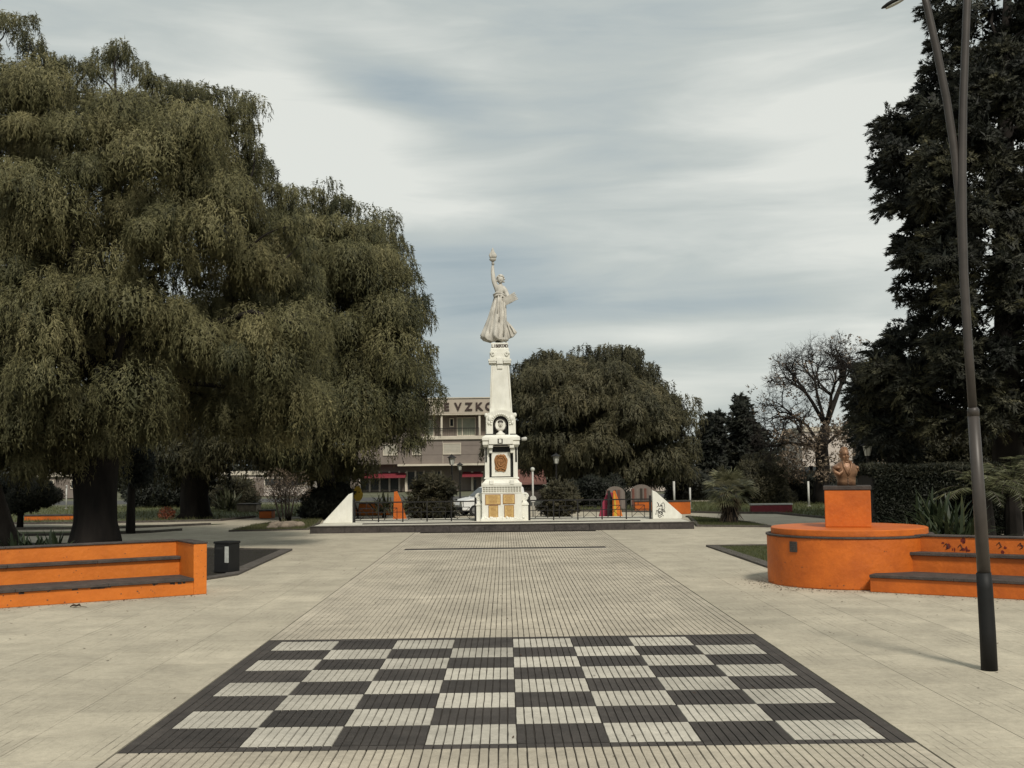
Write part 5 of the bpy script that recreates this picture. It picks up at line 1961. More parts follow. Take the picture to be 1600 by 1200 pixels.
# =================================================================== BUILDINGS
BYc = 123.0
KB = FPX / BYc
bld = thing('apartment_building', 'three-storey brown apartment building with spaced roof lettering behind the monument', 'building', (X(680, BYc), BYc + 5, 0))
bz = lambda py: P(700, py, BYc).z
bxp = lambda px: P(px, 700, BYc).x
XL, XR = bxp(545), bxp(772)
MB().box(XL, XR, BYc + 1.3, BYc + 14, 0, bz(647)).build('wall', M['b_brown'], bld)
MB().box(bxp(640), XR + 0.3, BYc - 0.4, BYc + 14.2, bz(647), bz(623)).build('parapet', M['b_parapet'], bld, bevel=0.05)
MB().box(bxp(639), XR + 0.4, BYc - 0.5, BYc + 14.3, bz(623), bz(621.5)).build('parapet_coping', M['b_cream'], bld)
MB().box(XL, bxp(640), BYc - 0.2, BYc + 13, bz(688), bz(660)).build('lower_wing', M['b_brown2'], bld)
MB().box(bxp(638), XR + 0.35, BYc - 0.45, BYc + 1.3, bz(648.5), bz(647)).build('soffit_edge', M['b_cream'], bld)
for k, (ch, px) in enumerate(zip('EVZKO', (698.5, 716.5, 733, 749, 765.5))):
    text('letter', ch, 11.6 / KB / 0.70, (bxp(px), BYc - 0.47, bz(641.5)), M['lettering'], bld, 0.05, bold=0.035)
for px in (690.5, 749.8, 768):
    MB().box(bxp(px) - 0.1, bxp(px) + 0.1, BYc - 0.3, BYc - 0.05, bz(681), bz(648.5)).build('pillar', M['b_cream'], bld)
MB().box(bxp(657), bxp(769), BYc - 0.6, BYc + 1.3, bz(687), bz(681.5)).build('balcony_slab', M['b_cream'], bld, bevel=0.03)
MB().box(bxp(659), bxp(767), BYc - 0.4, BYc + 1.3, bz(726), bz(687.2)).build('second_floor_wall', M['b_brown2'], bld)
MB().box(bxp(622), bxp(772), BYc - 0.8, BYc + 1.3, bz(727.5), bz(724.5)).build('ledge', M['b_cream'], bld)
MB().box(bxp(545), bxp(659), BYc - 0.2, BYc + 1.3, bz(724.4), bz(688)).build('second_floor_wall', M['b_brown'], bld)
for zz in (696, 710):
    MB().box(bxp(659), bxp(767), BYc - 0.42, BYc - 0.401, bz(zz) - 0.03, bz(zz) + 0.03).build('joint_line', M['b_brown'], bld)
MB().box(bxp(692), bxp(692.6), BYc - 0.43, BYc - 0.401, bz(724), bz(688)).build('joint_line', M['b_cream'], bld)


def window(px0, px1, py0, py1, Y, material, louvres=0, split=None):
    xa, xb, za, zb_ = bxp(px0), bxp(px1), bz(py1), bz(py0)
    fr = MB()
    e = 0.09
    for (a_, b_, c_, d_) in ((xa - e, xb + e, zb_, zb_ + e), (xa - e, xb + e, za - e * 1.3, za), (xa - e, xa, za, zb_), (xb, xb + e, za, zb_)):
        fr.box(a_, b_, Y - 0.1, Y - 0.002, c_, d_)
    w_ = fr.build('window', M['b_cream'], bld)
    MB().box(xa, xb, Y - 0.05, Y - 0.003, za, zb_).build('pane', material, w_)
    for k in range(louvres):
        zz = za + (zb_ - za) * (k + 0.5) / louvres
        MB().box(xa, xb, Y - 0.06, Y - 0.051, zz - 0.02, zz + 0.02).build('shutter_slat', M['b_cream'], w_)
    if split:
        MB().box(bxp(split) - 0.06, bxp(split) + 0.06, Y - 0.11, Y - 0.055, za, zb_).build('mullion', M['b_cream'], w_)


window(703, 707.5, 654, 665, BYc + 1.3, M['glass_dark'])
window(714.5, 742, 653, 679.5, BYc + 1.3, M['b_curtain'], split=722)
window(664, 676, 655, 679.5, BYc + 1.3, M['b_curtain'])
window(693.8, 719.3, 693.5, 708.5, BYc - 0.4, M['b_shutter'], 7)
window(645.5, 658.5, 694, 709, BYc - 0.2, M['b_shutter'], 7)
window(600, 620, 694, 709, BYc - 0.2, M['b_shutter'], 7)
rl = MB()
for k in range(34):
    x = bxp(659) + (bxp(749) - bxp(659)) * k / 33
    rl.box(x - 0.012, x + 0.012, BYc - 0.5, BYc - 0.47, bz(681.5), bz(669.5))
rl.box(bxp(658.5), bxp(749), BYc - 0.52, BYc - 0.45, bz(670), bz(669))
rl.build('balcony_railing', M['iron'], bld)
# ground floor: shopfront bays, doors, awnings
for (a, b) in ((634, 688), (560, 622)):
    MB().box(bxp(a), bxp(b), BYc + 1.25, BYc + 1.295, bz(764), bz(737)).build('shopfront', M['glass_dark'], bld)
    for k in range(5):
        x = bxp(a) + (bxp(b) - bxp(a)) * k / 4
        MB().box(x - 0.09, x + 0.09, BYc + 1.15, BYc + 1.249, 0, bz(735)).build('shop_post', M['b_pale'], bld)
for (a, b) in ((722, 754), (564, 634)):
    xa, xb = bxp(a), bxp(b)
    mb = MB()
    mb.add([(xa, BYc - 0.7, bz(744)), (xb, BYc - 0.7, bz(744)), (xb, BYc + 1.28, bz(737.5)), (xa, BYc + 1.28, bz(737.5)),
            (xa, BYc - 0.7, bz(744) - 0.12), (xb, BYc - 0.7, bz(744) - 0.12), (xb, BYc + 1.28, bz(737.5) - 0.1), (xa, BYc + 1.28, bz(737.5) - 0.1)],
           [(0, 1, 2, 3), (4, 7, 6, 5), (0, 4, 5, 1), (1, 5, 6, 2), (3, 2, 6, 7), (0, 3, 7, 4)])
    mb.build('awning', M['red_paint'], bld)
for px in (633, 737, 753):
    MB().box(bxp(px) - 0.12, bxp(px) + 0.12, BYc + 0.9, BYc + 1.1, 0, bz(737)).build('shop_post', M['b_cream'], bld)
MB().box(bxp(738), bxp(743), BYc + 1.2, BYc + 1.295, 0, bz(750)).build('door', M['glass_dark'], bld)


def house(pxa, pxb, py_eave, py_ridge, Y, label, wallm, roofm, wins=3, flat=False):
    xa, xb = P(pxa, 760, Y).x, P(pxb, 760, Y).x
    ze, zr = P((pxa + pxb) / 2, py_eave, Y).z, P((pxa + pxb) / 2, py_ridge, Y).z
    t = thing('low_house', label, 'house', ((xa + xb) / 2, Y + 3, 0), 'low buildings round the square')
    MB().box(xa, xb, Y, Y + 8, 0, ze).build('wall', wallm, t)
    if flat:
        MB().box(xa - 0.2, xb + 0.2, Y - 0.2, Y + 8.2, ze, zr).build('roof', roofm, t)
    else:
        mb_ = MB()
        mb_.extr([(xa - 0.3, Y - 0.5, ze), (xa - 0.3, Y + 8.5, ze), (xa - 0.3, Y + 4, zr)], (xb - xa + 0.6, 0, 0))
        mb_.build('roof', roofm, t)
    w = (xb - xa) / wins
    for k in range(wins):
        x_ = xa + w * (k + 0.5)
        if k == wins // 2:
            MB().box(x_ - 0.5, x_ + 0.5, Y - 0.04, Y - 0.002, 0, min(2.2, ze - 0.3)).build('door', M['b_brown'], t)
        else:
            wo = MB().box(x_ - 0.75, x_ + 0.75, Y - 0.07, Y - 0.002, 0.9, min(2.2, ze - 0.3)).build('window', M['b_cream'], t)
            MB().box(x_ - 0.65, x_ + 0.65, Y - 0.09, Y - 0.071, 1.0, min(2.1, ze - 0.4)).build('pane', M['glass_dark'], wo)
    return t


house(800, 848, 757, 733, 90, 'low house with reddish roof just right of the monument', M['b_brown'], M['b_tile_roof'])
house(1255, 1334, 674, 667, 130, 'tall pinkish pale building showing through the bare tree', M['b_pale'], M['b_cream'], 6, True)
house(330, 478, 742, 736, 112, 'long low pale building glimpsed under the weeping trees', M['b_pale'], M['b_cream'], 7, True)
house(60, 135, 745, 738, 112, 'grey low house seen left of the thick trunk', M['b_brown2'], M['b_cream'], 3, True)
house(960, 1075, 752, 744, 112, 'low pale house under the crown right of the fence', M['b_pale'], M['b_tile_roof'], 5)
house(1440, 1600, 712, 704, 120, 'pale building behind the conifer at the right edge', M['b_pale'], M['b_cream'], 6, True)

# =================================================================== TREES


def weeping_tree(name, label, poly, Yc, depth, n, rpx, trunk, seed, material, strands=85, per=22, leaf=0.2, width=0.045, core=260, fringe=True,
                 group=None, fringe_step=22, ymax_fringe=560, tone=0.5, cat='tree', hang=1.2, n_limb=14):
    rng = np.random.default_rng(seed)
    base = trunk[0]
    t = thing(name, label, cat, (base[0].x, base[0].y, 0), group)
    cls = crown_clumps(poly, Yc, depth, n, rpx, rng, fill=1.0)
    Vs, Ts = [], []
    for (c, r, x, y, Y) in cls:
        tint = tone + rng.normal() * 0.13
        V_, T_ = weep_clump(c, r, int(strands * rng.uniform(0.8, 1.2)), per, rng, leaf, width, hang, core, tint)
        Vs.append(V_)
        Ts.append(T_)
    fr = []
    if fringe:
        for (x, y) in outline_pts(poly, fringe_step, rng, 7, ymax_fringe):
            Y = Yc + rng.uniform(-0.5, 0.5) * depth
            c = np.array(P(x, y + 11, Y))
            r = rng.uniform(14, 24) * Y / FPX
            V_, T_ = weep_clump(c, r, 34, 16, rng, leaf * 0.95, width, 1.35, 0, tone - 0.15 + rng.normal() * 0.1)
            Vs.append(V_)
            Ts.append(T_)
            fr.append(Vector(c))
    tri_mesh('crown', np.concatenate(Vs), np.concatenate(Ts), material, t)
    mb_ = MB()
    pts, rad = trunk
    mb_.tube(pts, rad, 16, wob=0.35)
    mb_.build('trunk', M['bark_dark'], t, smooth=True)
    top = Vector(pts[-1])
    mb_ = MB()
    idx = rng.permutation(len(cls))[:n_limb]
    for i in idx:
        limb(mb_, top - Vector((0, 0, rng.uniform(0, 0.8))), Vector(cls[i][0]), rad[-1] * rng.uniform(0.35, 0.6), 0.05, rng, 0.1)
    mb_.build('limbs', M['bark_dark'], t, smooth=True)
    if fr:
        mb_ = MB()
        for q_ in fr[::3]:
            near = min(cls, key=lambda k_: (Vector(k_[0]) - q_).length)
            limb(mb_, Vector(near[0]), q_, 0.05, 0.015, rng, 0.12, 4, 5)
        tag(mb_.build('twigs', M['bark_dark'], t, smooth=True), kind='stuff')
    return t


polyA = [(-300, 150), (-160, 70), (-60, 30), (0, 18), (32, 30), (60, 75), (110, 100), (150, 95), (190, 62), (215, 100), (270, 122), (330, 142), (385, 138), (388, 200), (405, 245),
         (435, 285), (455, 330), (480, 400), (510, 500), (522, 600), (505, 680), (440, 742), (390, 745), (330, 690), (290, 640), (262, 700), (200, 735), (120, 735), (60, 745), (-20, 760), (-160, 760), (-300, 700)]
gA = lambda px, py, Y: P(px, py, Y)
trA = ([Vector((X(150, 38), 38, 0)), gA(150, 838, 38), gA(151, 815, 38), gA(152, 780, 38), gA(152, 740, 38), gA(158, 690, 38), gA(165, 620, 38), gA(170, 560, 38)],
       [1.0, 0.84, 0.72, 0.66, 0.66, 0.72, 0.6, 0.45])
weeping_tree('weeping_tree', 'biggest weeping tree with thick black trunk behind the left orange bench', polyA, 38, 5.5, 165, (26, 66), trA, 11, M['leaf_pepper'],
             strands=110, per=25, leaf=0.14, width=0.028, core=200, group='weeping pepper trees', fringe_step=10, ymax_fringe=420, hang=1.4, n_limb=22)
polyB = [(395, 400), (420, 330), (450, 298), (500, 292), (560, 322), (602, 345), (628, 400), (650, 455), (655, 500), (664, 560), (676, 600), (658, 655), (634, 690), (618, 730),
         (570, 750), (480, 750), (400, 740), (360, 600), (370, 450)]
trB = ([Vector((X(512, 60), 60, 0)), gA(512, 795, 60), gA(510, 770, 60), gA(505, 720, 60), gA(510, 640, 60)], [0.8, 0.6, 0.5, 0.45, 0.35])
weeping_tree('weeping_tree', 'weeping tree whose crown hangs beside the brown building left of the monument', polyB, 60, 6.0, 105, (24, 54), trB, 12, M['leaf_pepper'],
             strands=110, per=22, leaf=0.2, width=0.045, core=220, group='weeping pepper trees', fringe_step=14, ymax_fringe=700, tone=0.4, hang=1.15, n_limb=16)
polyC = [(170, 500), (300, 460), (450, 520), (520, 640), (480, 745), (390, 752), (330, 758), (220, 762), (160, 740)]
trC = ([Vector((X(306, 62), 62, 0)), gA(306, 800, 62), gA(303, 775, 62), gA(306, 745, 62), gA(312, 700, 62), gA(318, 640, 62)], [0.95, 0.74, 0.66, 0.8, 0.75, 0.5])
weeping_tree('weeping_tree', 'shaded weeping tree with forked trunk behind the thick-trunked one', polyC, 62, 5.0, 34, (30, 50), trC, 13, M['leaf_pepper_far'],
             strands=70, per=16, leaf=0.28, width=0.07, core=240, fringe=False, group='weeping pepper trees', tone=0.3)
polyK = [(800, 590), (812, 568), (850, 556), (900, 550), (935, 546), (975, 541), (1002, 556), (1012, 585), (1032, 600), (1050, 612), (1074, 622), (1070, 650), (1072, 690), (1084, 712),
         (1086, 748), (1060, 762), (1000, 764), (930, 760), (870, 752), (815, 745), (790, 735), (790, 640)]
trK = ([Vector((X(925, 78), 78, 0)), gA(925, 780, 78), gA(927, 740, 78), gA(925, 690, 78), gA(930, 650, 78)], [0.9, 0.65, 0.6, 0.5, 0.35])
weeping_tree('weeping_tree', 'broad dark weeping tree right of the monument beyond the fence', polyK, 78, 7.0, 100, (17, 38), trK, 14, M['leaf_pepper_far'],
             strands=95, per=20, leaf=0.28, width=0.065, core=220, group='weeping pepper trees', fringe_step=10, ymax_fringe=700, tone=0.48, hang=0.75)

# conifer on the right -----------------------------------------------------
polyP = [(1469, -80), (1446, 20), (1461, 110), (1414, 165), (1364, 190), (1372, 235), (1359, 300), (1428, 338), (1394, 390), (1406, 455), (1456, 492), (1392, 520),
         (1345, 565), (1328, 630), (1345, 705), (1430, 715), (1500, 705), (1640, 700), (1760, 690), (1840, 560), (1860, 300), (1800, 60), (1720, -80)]
rng = np.random.default_rng(31)
tP = thing('tall_conifer', 'very tall dark conifer with ragged feathery boughs at the right edge', 'tree', (X(1560, 42), 42, 0))
Vs, Ts = [], []
cls = crown_clumps(polyP, 42, 5.0, 250, (26, 50), rng, keep=0.7, fill=0.85)
cxP = X(1580, 42)
for (c, r, x, y, Y) in cls:
    if ((x - 1527) / 26) ** 2 + ((y - 285) / 26) ** 2 < 1 or ((x - 1560) / 26) ** 2 + ((y - 490) / 16) ** 2 < 1:
        continue
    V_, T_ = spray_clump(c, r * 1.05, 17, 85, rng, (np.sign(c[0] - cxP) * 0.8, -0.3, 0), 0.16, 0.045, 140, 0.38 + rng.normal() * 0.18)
    Vs.append(V_)
    Ts.append(T_)
for (x, y) in outline_pts(polyP, 14, rng, 6, 705):
    if x > 1660 or (y > 690):
        continue
    Y = 42 + rng.uniform(-2, 2)
    V_, T_ = spray_clump(np.array(P(x + 14, y, Y)), rng.uniform(20, 34) * Y / FPX, 8, 90, rng, (-1.0, -0.2, 0.1), 0.16, 0.045, 15, 0.22)
    Vs.append(V_)
    Ts.append(T_)
tri_mesh('crown', np.concatenate(Vs), np.concatenate(Ts), M['leaf_conifer'], tP)
mb = MB()
tp = [Vector((X(1575, 42), 42, 0)), P(1575, 700, 42), P(1572, 500, 42), P(1570, 250, 42), P(1572, 60, 42), P(1575, -60, 42)]
mb.tube(tp, [0.6, 0.5, 0.4, 0.3, 0.2, 0.1], 12, wob=0.3)
mb.build('trunk', M['bark_dark'], tP, smooth=True)
mb = MB()
for i in rng.permutation(len(cls))[:60]:
    c = Vector(cls[i][0])
    z0_ = min(max(c.z + rng.uniform(-1.0, 0.6), 2.5), 18)
    k_ = P(1573, 300, 42)
    limb(mb, (k_.x, 42, z0_), c, 0.09, 0.02, rng, 0.06, 5, 5)
mb.build('boughs', M['bark_dark'], tP, smooth=True)

# second, darker bushy conifer at its foot (left lower lobe)
polyP2 = [(1330, 600), (1350, 560), (1390, 540), (1440, 560), (1455, 640), (1450, 700), (1400, 735), (1345, 725), (1328, 680)]
tP2 = thing('dark_conifer', 'smaller black-green conifer left of the tall one behind the bust', 'tree', (X(1395, 50), 50, 0))
cls2 = crown_clumps(polyP2, 50, 2.5, 34, (18, 30), rng, fill=1.0)
Vs, Ts = [], []
for (c, r, x, y, Y) in cls2:
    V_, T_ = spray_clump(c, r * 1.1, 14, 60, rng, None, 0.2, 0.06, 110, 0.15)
    Vs.append(V_)
    Ts.append(T_)
tri_mesh('crown', np.concatenate(Vs), np.concatenate(Ts), M['leaf_dark'], tP2)
MB().tube([(X(1395, 50), 50, 0), P(1395, 720, 50), P(1393, 600, 50)], [0.3, 0.24, 0.1], 10).build('trunk', M['bark_dark'], tP2, smooth=True)


def lumpy_tree(name, label, poly, Yc, depth, n, rpx, seed, material, trunk_px, tone=0.3, nleaf=650, leaf=0.3, width=0.15, core=150, cat='tree', group=None, kind='round', tr_r=0.25, leaf_k=0):
    rng_ = np.random.default_rng(seed)
    t = thing(name, label, cat, (X(trunk_px, Yc), Yc, 0), group)
    cl_ = crown_clumps(poly, Yc, depth, n, rpx, rng_, keep=0.7, fill=0.95)
    Vs_, Ts_ = [], []
    for (c, r, x, y, Y) in cl_:
        if kind == 'round':
            V_, T_ = round_clump(c, r, nleaf, rng_, leaf, width, tone + rng_.normal() * 0.12, core)
        else:
            V_, T_ = spray_clump(c, r * 1.1, 14, nleaf // 14, rng_, (0, 0, 0.5), leaf, width, core, tone + rng_.normal() * 0.12, 0.0)
        Vs_.append(V_)
        Ts_.append(T_)
    tri_mesh('crown', np.concatenate(Vs_), np.concatenate(Ts_), material, t)
    mb_ = MB()
    c0 = Vector((X(trunk_px, Yc), Yc, 0))
    zc_ = sum(k_[0][2] for k_ in cl_) / len(cl_)
    mb_.tube([c0, c0 + Vector((0.02, 0, zc_ * 0.5)), Vector((c0.x, Yc, zc_))], [tr_r, tr_r * 0.8, tr_r * 0.4], 9)
    for i in rng_.permutation(len(cl_))[:8]:
        limb(mb_, Vector((c0.x, Yc, zc_ * 0.6)), Vector(cl_[i][0]), tr_r * 0.35, 0.02, rng_, 0.1, 4, 5)
    mb_.build('trunk', M['bark_dark'], t, smooth=True)
    return t


lumpy_tree('cypress_tree', 'short dark lumpy tree right of the broad weeping tree', [(1090, 668), (1098, 648), (1112, 640), (1128, 646), (1135, 680), (1140, 800), (1090, 800)], 92, 2.2, 34, (9, 16), 41, M['leaf_dark'], 1112, 0.25, 420,
           0.3, 0.14, group='dark lumpy trees before the bare tree', kind='spray')
lumpy_tree('cypress_tree', 'tallest dark pointed tree left of the bare tree', [(1130, 690), (1138, 640), (1150, 618), (1160, 611), (1168, 622), (1178, 650), (1195, 668), (1206, 710), (1212, 800), (1130, 800)], 95, 2.5, 52, (9, 17), 42, M['leaf_dark'], 1168,
           0.25, 420, 0.3, 0.14, group='dark lumpy trees before the bare tree', kind='spray')
lumpy_tree('olive_shrub', 'large round grey-brown shrub behind the fan palm', [(1140, 800), (1145, 735), (1168, 708), (1200, 700), (1228, 725), (1240, 760), (1242, 800)], 74, 2.0, 34, (14, 24), 43, M['leaf_bush'], 1190, 0.42, 800, 0.2, 0.06, cat='bush')
lumpy_tree('round_bush', 'big round olive bush behind the fence left of the monument', [(634, 812), (636, 765), (655, 745), (680, 738), (705, 746), (716, 770), (716, 812)], 58, 1.3, 30, (12, 22), 44, M['leaf_bush'], 676, 0.45, 900, 0.13, 0.04, cat='bush',
           group='clipped bushes behind the fence', kind='spray', leaf_k=1)
lumpy_tree('round_bush', 'round bush with pale dry flowers right of the monument', [(840, 812), (846, 765), (868, 750), (892, 748), (906, 768), (908, 812)], 58, 1.2, 26, (11, 20), 45, M['leaf_bush'], 874, 0.5, 900, 0.13, 0.04, cat='bush',
           group='clipped bushes behind the fence', kind='spray', leaf_k=1)
lumpy_tree('dark_shrub', 'black-green shrub left of the white triangular end wall', [(468, 810), (475, 775), (500, 755), (535, 752), (556, 770), (560, 812)], 60, 1.6, 26, (12, 22), 46, M['leaf_dark'], 515, 0.25, 800, 0.16, 0.06, cat='bush')
lumpy_tree('small_round_tree', 'small dark round-headed tree at the left edge under the weeping crown', [(-60, 785), (-40, 755), (10, 742), (60, 745), (95, 765), (98, 785), (60, 800), (-30, 800)], 54, 1.6, 30, (12, 22), 47, M['leaf_dark'], 33,
           0.35, 700, 0.16, 0.06, tr_r=0.16)
lumpy_tree('slim_tree', 'slim-stemmed tree close right of the thick black trunk', [(190, 760), (185, 700), (205, 660), (235, 680), (240, 740), (225, 765)], 48, 1.2, 18, (12, 20), 48, M['leaf_dark'], 205, 0.2, 500, 0.16, 0.06, tr_r=0.2)
lumpy_tree('background_shrub', 'mid green shrub under the weeping trees left of the small bed', [(335, 800), (330, 765), (350, 742), (385, 745), (400, 770), (402, 800)], 76, 1.8, 24, (11, 20), 49, M['leaf_bush'], 362, 0.55, 600, 0.22, 0.07, cat='bush')
lumpy_tree('background_shrub', 'brown-green shrub behind the short wall at the far right', [(1535, 800), (1540, 770), (1570, 745), (1620, 740), (1660, 760), (1660, 810)], 42, 1.6, 26, (18, 32), 50, M['leaf_bush'], 1600, 0.35, 900, 0.13, 0.035, cat='bush')
lumpy_tree('background_tree', 'dark tree filling the gap behind the right hedge', [(1400, 745), (1400, 690), (1460, 660), (1560, 660), (1640, 690), (1660, 745)], 62, 3.0, 34, (18, 34), 51, M['leaf_bush'], 1480, 0.25, 700, 0.2, 0.07)
lumpy_tree('background_tree', 'dark low tree between the broad weeping tree and the palm', [(1040, 800), (1035, 765), (1060, 730), (1090, 725), (1115, 760), (1118, 800)], 84, 2.2, 26, (12, 22), 52, M['leaf_dark'], 1080, 0.3, 600, 0.25, 0.1)
lumpy_tree('background_tree', 'dark mass of foliage behind the foot of the bare tree', [(1215, 790), (1220, 745), (1250, 735), (1290, 742), (1340, 730), (1365, 755), (1365, 790)], 78, 2.2, 34, (12, 22), 53, M['leaf_dark'], 1270, 0.3, 600, 0.22, 0.09)
lumpy_tree('shaded_shrub', 'dark shrub below the broad weeping tree beside the fins', [(880, 800), (880, 765), (905, 745), (960, 742), (985, 752), (985, 800)], 72, 1.8, 30, (12, 22), 54, M['leaf_dark'], 930, 0.15, 600, 0.2, 0.09, cat='bush')
lumpy_tree('shaded_shrub', 'dark shrub in the shade behind the forked trunk', [(200, 800), (190, 760), (250, 730), (320, 735), (350, 760), (350, 800)], 82, 2.0, 34, (14, 26), 55, M['leaf_dark'], 270, 0.15, 600, 0.25, 0.1, cat='bush')

# hedge behind the bust
rng = np.random.default_rng(61)
hg = thing('tall_hedge', 'tall clipped dark hedge behind the round pedestal', 'hedge', (X(1430, 37), 37, 0))
xa, xb = X(1352, 37), X(1545, 37)
n = 52000
fx = rng.uniform(xa, xb, n)
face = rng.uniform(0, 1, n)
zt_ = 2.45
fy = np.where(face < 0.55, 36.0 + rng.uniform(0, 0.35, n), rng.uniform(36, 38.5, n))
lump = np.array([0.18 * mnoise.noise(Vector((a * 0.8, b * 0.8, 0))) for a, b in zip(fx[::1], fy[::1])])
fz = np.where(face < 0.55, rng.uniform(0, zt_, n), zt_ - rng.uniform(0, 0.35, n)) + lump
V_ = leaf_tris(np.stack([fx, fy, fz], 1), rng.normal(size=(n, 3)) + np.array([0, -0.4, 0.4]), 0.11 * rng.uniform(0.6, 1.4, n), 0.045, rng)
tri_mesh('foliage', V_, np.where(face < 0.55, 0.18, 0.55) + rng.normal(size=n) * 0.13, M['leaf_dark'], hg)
MB().box(xa + 0.1, xb - 0.1, 36.3, 38.2, 0, zt_ - 0.3).build('branch_core', M['bark_dark'], hg)

# bare tree ------------------------------------------------------------------
rng = np.random.default_rng(71)
bt = thing('bare_tree', 'leafless spreading tree with twisted branches left of the conifer', 'tree', (X(1285, 72), 72, 0))
polyO = [(1172, 610), (1185, 580), (1212, 532), (1245, 556), (1275, 540), (1312, 522), (1350, 530), (1372, 570), (1360, 650), (1330, 700), (1260, 720), (1195, 690)]
trunkm, brm, twm = MB(), MB(), MB()
pt = [Vector((X(1283, 72), 72, 0)), P(1284, 770, 72), P(1286, 735, 72), P(1284, 700, 72), P(1290, 665, 72)]
trunkm.tube(pt, [0.62, 0.46, 0.42, 0.38, 0.3], 12, wob=0.3)
trunkm.build('trunk', M['bark_dark'], bt, smooth=True)
cnt = [0]


def grow(a, d, L, r, lvl):
    if cnt[0] > 15000 or lvl > 7 or r < 0.0045:
        return
    cnt[0] += 1
    n_ = 3
    pts = [a]
    dd = d.copy()
    for k in range(n_):
        dd = (dd + Vector(rng.normal(size=3)) * 0.22 + Vector((0, 0, 0.03))).normalized()
        pts.append(pts[-1] + dd * L / n_)
    tgt = brm if lvl < 3 else twm
    tgt.tube(pts, [r, r * 0.88, r * 0.75, r * 0.62], 6 if lvl < 3 else 3, cap=False)
    nb = 3
    for k in range(nb):
        nd = (dd + Vector(rng.normal(size=3)) * 0.62).normalized()
        grow(pts[-1] if k else pts[-2], nd, L * rng.uniform(0.62, 0.84), r * 0.60, lvl + 1)


for (px, py, dy, r0) in ((1322, 580, 0.5, 0.19), (1300, 600, -1.5, 0.14), (1250, 600, 0.0, 0.14), (1225, 640, 1.2, 0.12), (1240, 665, -1.5, 0.11), (1335, 640, 1.0, 0.11), (1270, 575, 1.5, 0.11), (1215, 690, 0.3, 0.12)):
    tgt = P(px, py, 72 + dy)
    a = pt[-1] if py < 620 else pt[-2]
    mid = a.lerp(tgt, 0.5) + Vector(rng.normal(size=3)) * 0.12
    brm.tube([a, a.lerp(mid, 0.5), mid, mid.lerp(tgt, 0.5)], [r0, r0 * 0.9, r0 * 0.8, r0 * 0.68], 7)
    st_ = mid.lerp(tgt, 0.5)
    for k in range(4):
        grow(st_, ((tgt - mid).normalized() + Vector(rng.normal(size=3)) * 0.45).normalized(), 1.1, r0 * 0.6, 1)
brm.build('branches', M['bark_dark'], bt, smooth=True)
tag(twm.build('twigs', M['bark_dark'], bt), kind='stuff')
# dry leaves still hanging low in it
Vs, Ts = [], []
for (c, r, x, y, Y) in crown_clumps([(1200, 700), (1215, 655), (1260, 640), (1310, 650), (1370, 660), (1385, 720), (1340, 760), (1230, 755)], 71, 1.5, 46, (10, 18), rng):
    V_, T_ = round_clump(c, r, 85, rng, 0.2, 0.08, 0.55 + rng.normal() * 0.25, 0)
    Vs.append(V_)
    Ts.append(T_)
for (c, r, x, y, Y) in crown_clumps(polyO, 72, 1.8, 60, (8, 14), rng, keep=0.3):
    V_, T_ = round_clump(c, r, 22, rng, 0.2, 0.10, 0.25 + rng.normal() * 0.15, 0)
    Vs.append(V_)
    Ts.append(T_)
tri_mesh('dry_leaves', np.concatenate(Vs), np.concatenate(Ts), M['leaf_dry'], bt)

# fan palm ---------------------------------------------------------------------


def fan_palm(px, py_base, H, label, seed, nf=60, R=1.3):
    rng_ = np.random.default_rng(seed)
    b_ = G(px, py_base)
    t = thing('fan_palm', label, 'palm', (b_.x, b_.y, 0))
    mb_ = MB()
    pts = [b_ + Vector((0, 0, z)) for z in np.linspace(0, H, 9)]
    mb_.tube(pts, [0.36, 0.34, 0.32, 0.30, 0.28, 0.26, 0.24, 0.2, 0.12], 12, wob=0.5)
    mb_.build('trunk', M['bark_dark'], t)
    V, T = [], []
    c = np.array([b_.x, b_.y, H])
    for f_ in range(nf):
        el = rng_.uniform(-0.5, 1.3)
        az = rng_.uniform(0, 2 * PI)
        d = np.array([math.cos(az) * math.cos(el), math.sin(az) * math.cos(el), math.sin(el)])
        hub = c + d * R * rng_.uniform(0.35, 0.55)
        side_ = unit(np.cross(d, np.array([0, 0, 1.0]) + rng_.normal(size=3) * 0.2))
        nl = 17
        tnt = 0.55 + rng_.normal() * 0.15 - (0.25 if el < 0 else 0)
        # stalk
        V.append(leaf_tris(c[None, :], (hub - c)[None, :], np.linalg.norm(hub - c), 0.03, rng_))
        T.append([tnt])
        for k in range(nl):
            a_ = (k / (nl - 1) - 0.5) * 2.6
            dd = d * math.cos(a_) + side_ * math.sin(a_)
            L_ = R * rng_.uniform(0.45, 0.6)
            mid = hub + dd * L_ * 0.6
            tip = hub + dd * L_ - np.array([0, 0, 0.10 * L_ * rng_.uniform(0.5, 2.5)])
            s2 = unit(np.cross(dd, d)) * 0.016
            s3 = unit(np.cross(dd, np.cross(dd, d))) * 0.022
            V.append(np.array([hub, mid - s3, mid + s3]))
            V.append(np.array([mid - s3, mid + s3, tip]))
            T += [[tnt], [tnt + 0.12]]
    tri_mesh('fronds', np.concatenate(V), np.concatenate(T), M['leaf_palm'], t)
    V, T = [], []
    for f_ in range(260):
        az = rng_.uniform(0, 2 * PI)
        z = rng_.uniform(0.35, H)
        p0 = np.array([b_.x + 0.28 * math.cos(az), b_.y + 0.28 * math.sin(az), z])
        d = np.array([math.cos(az) * 0.5, math.sin(az) * 0.5, -1.0]) + rng_.normal(size=3) * 0.2
        V.append(leaf_tris(p0[None, :], d[None, :], rng_.uniform(0.35, 0.75), 0.05, rng_))
        T.append([rng_.uniform(0.0, 0.6)])
    tri_mesh('dead_fronds', np.concatenate(V), np.concatenate(T), M['leaf_dry'], t)


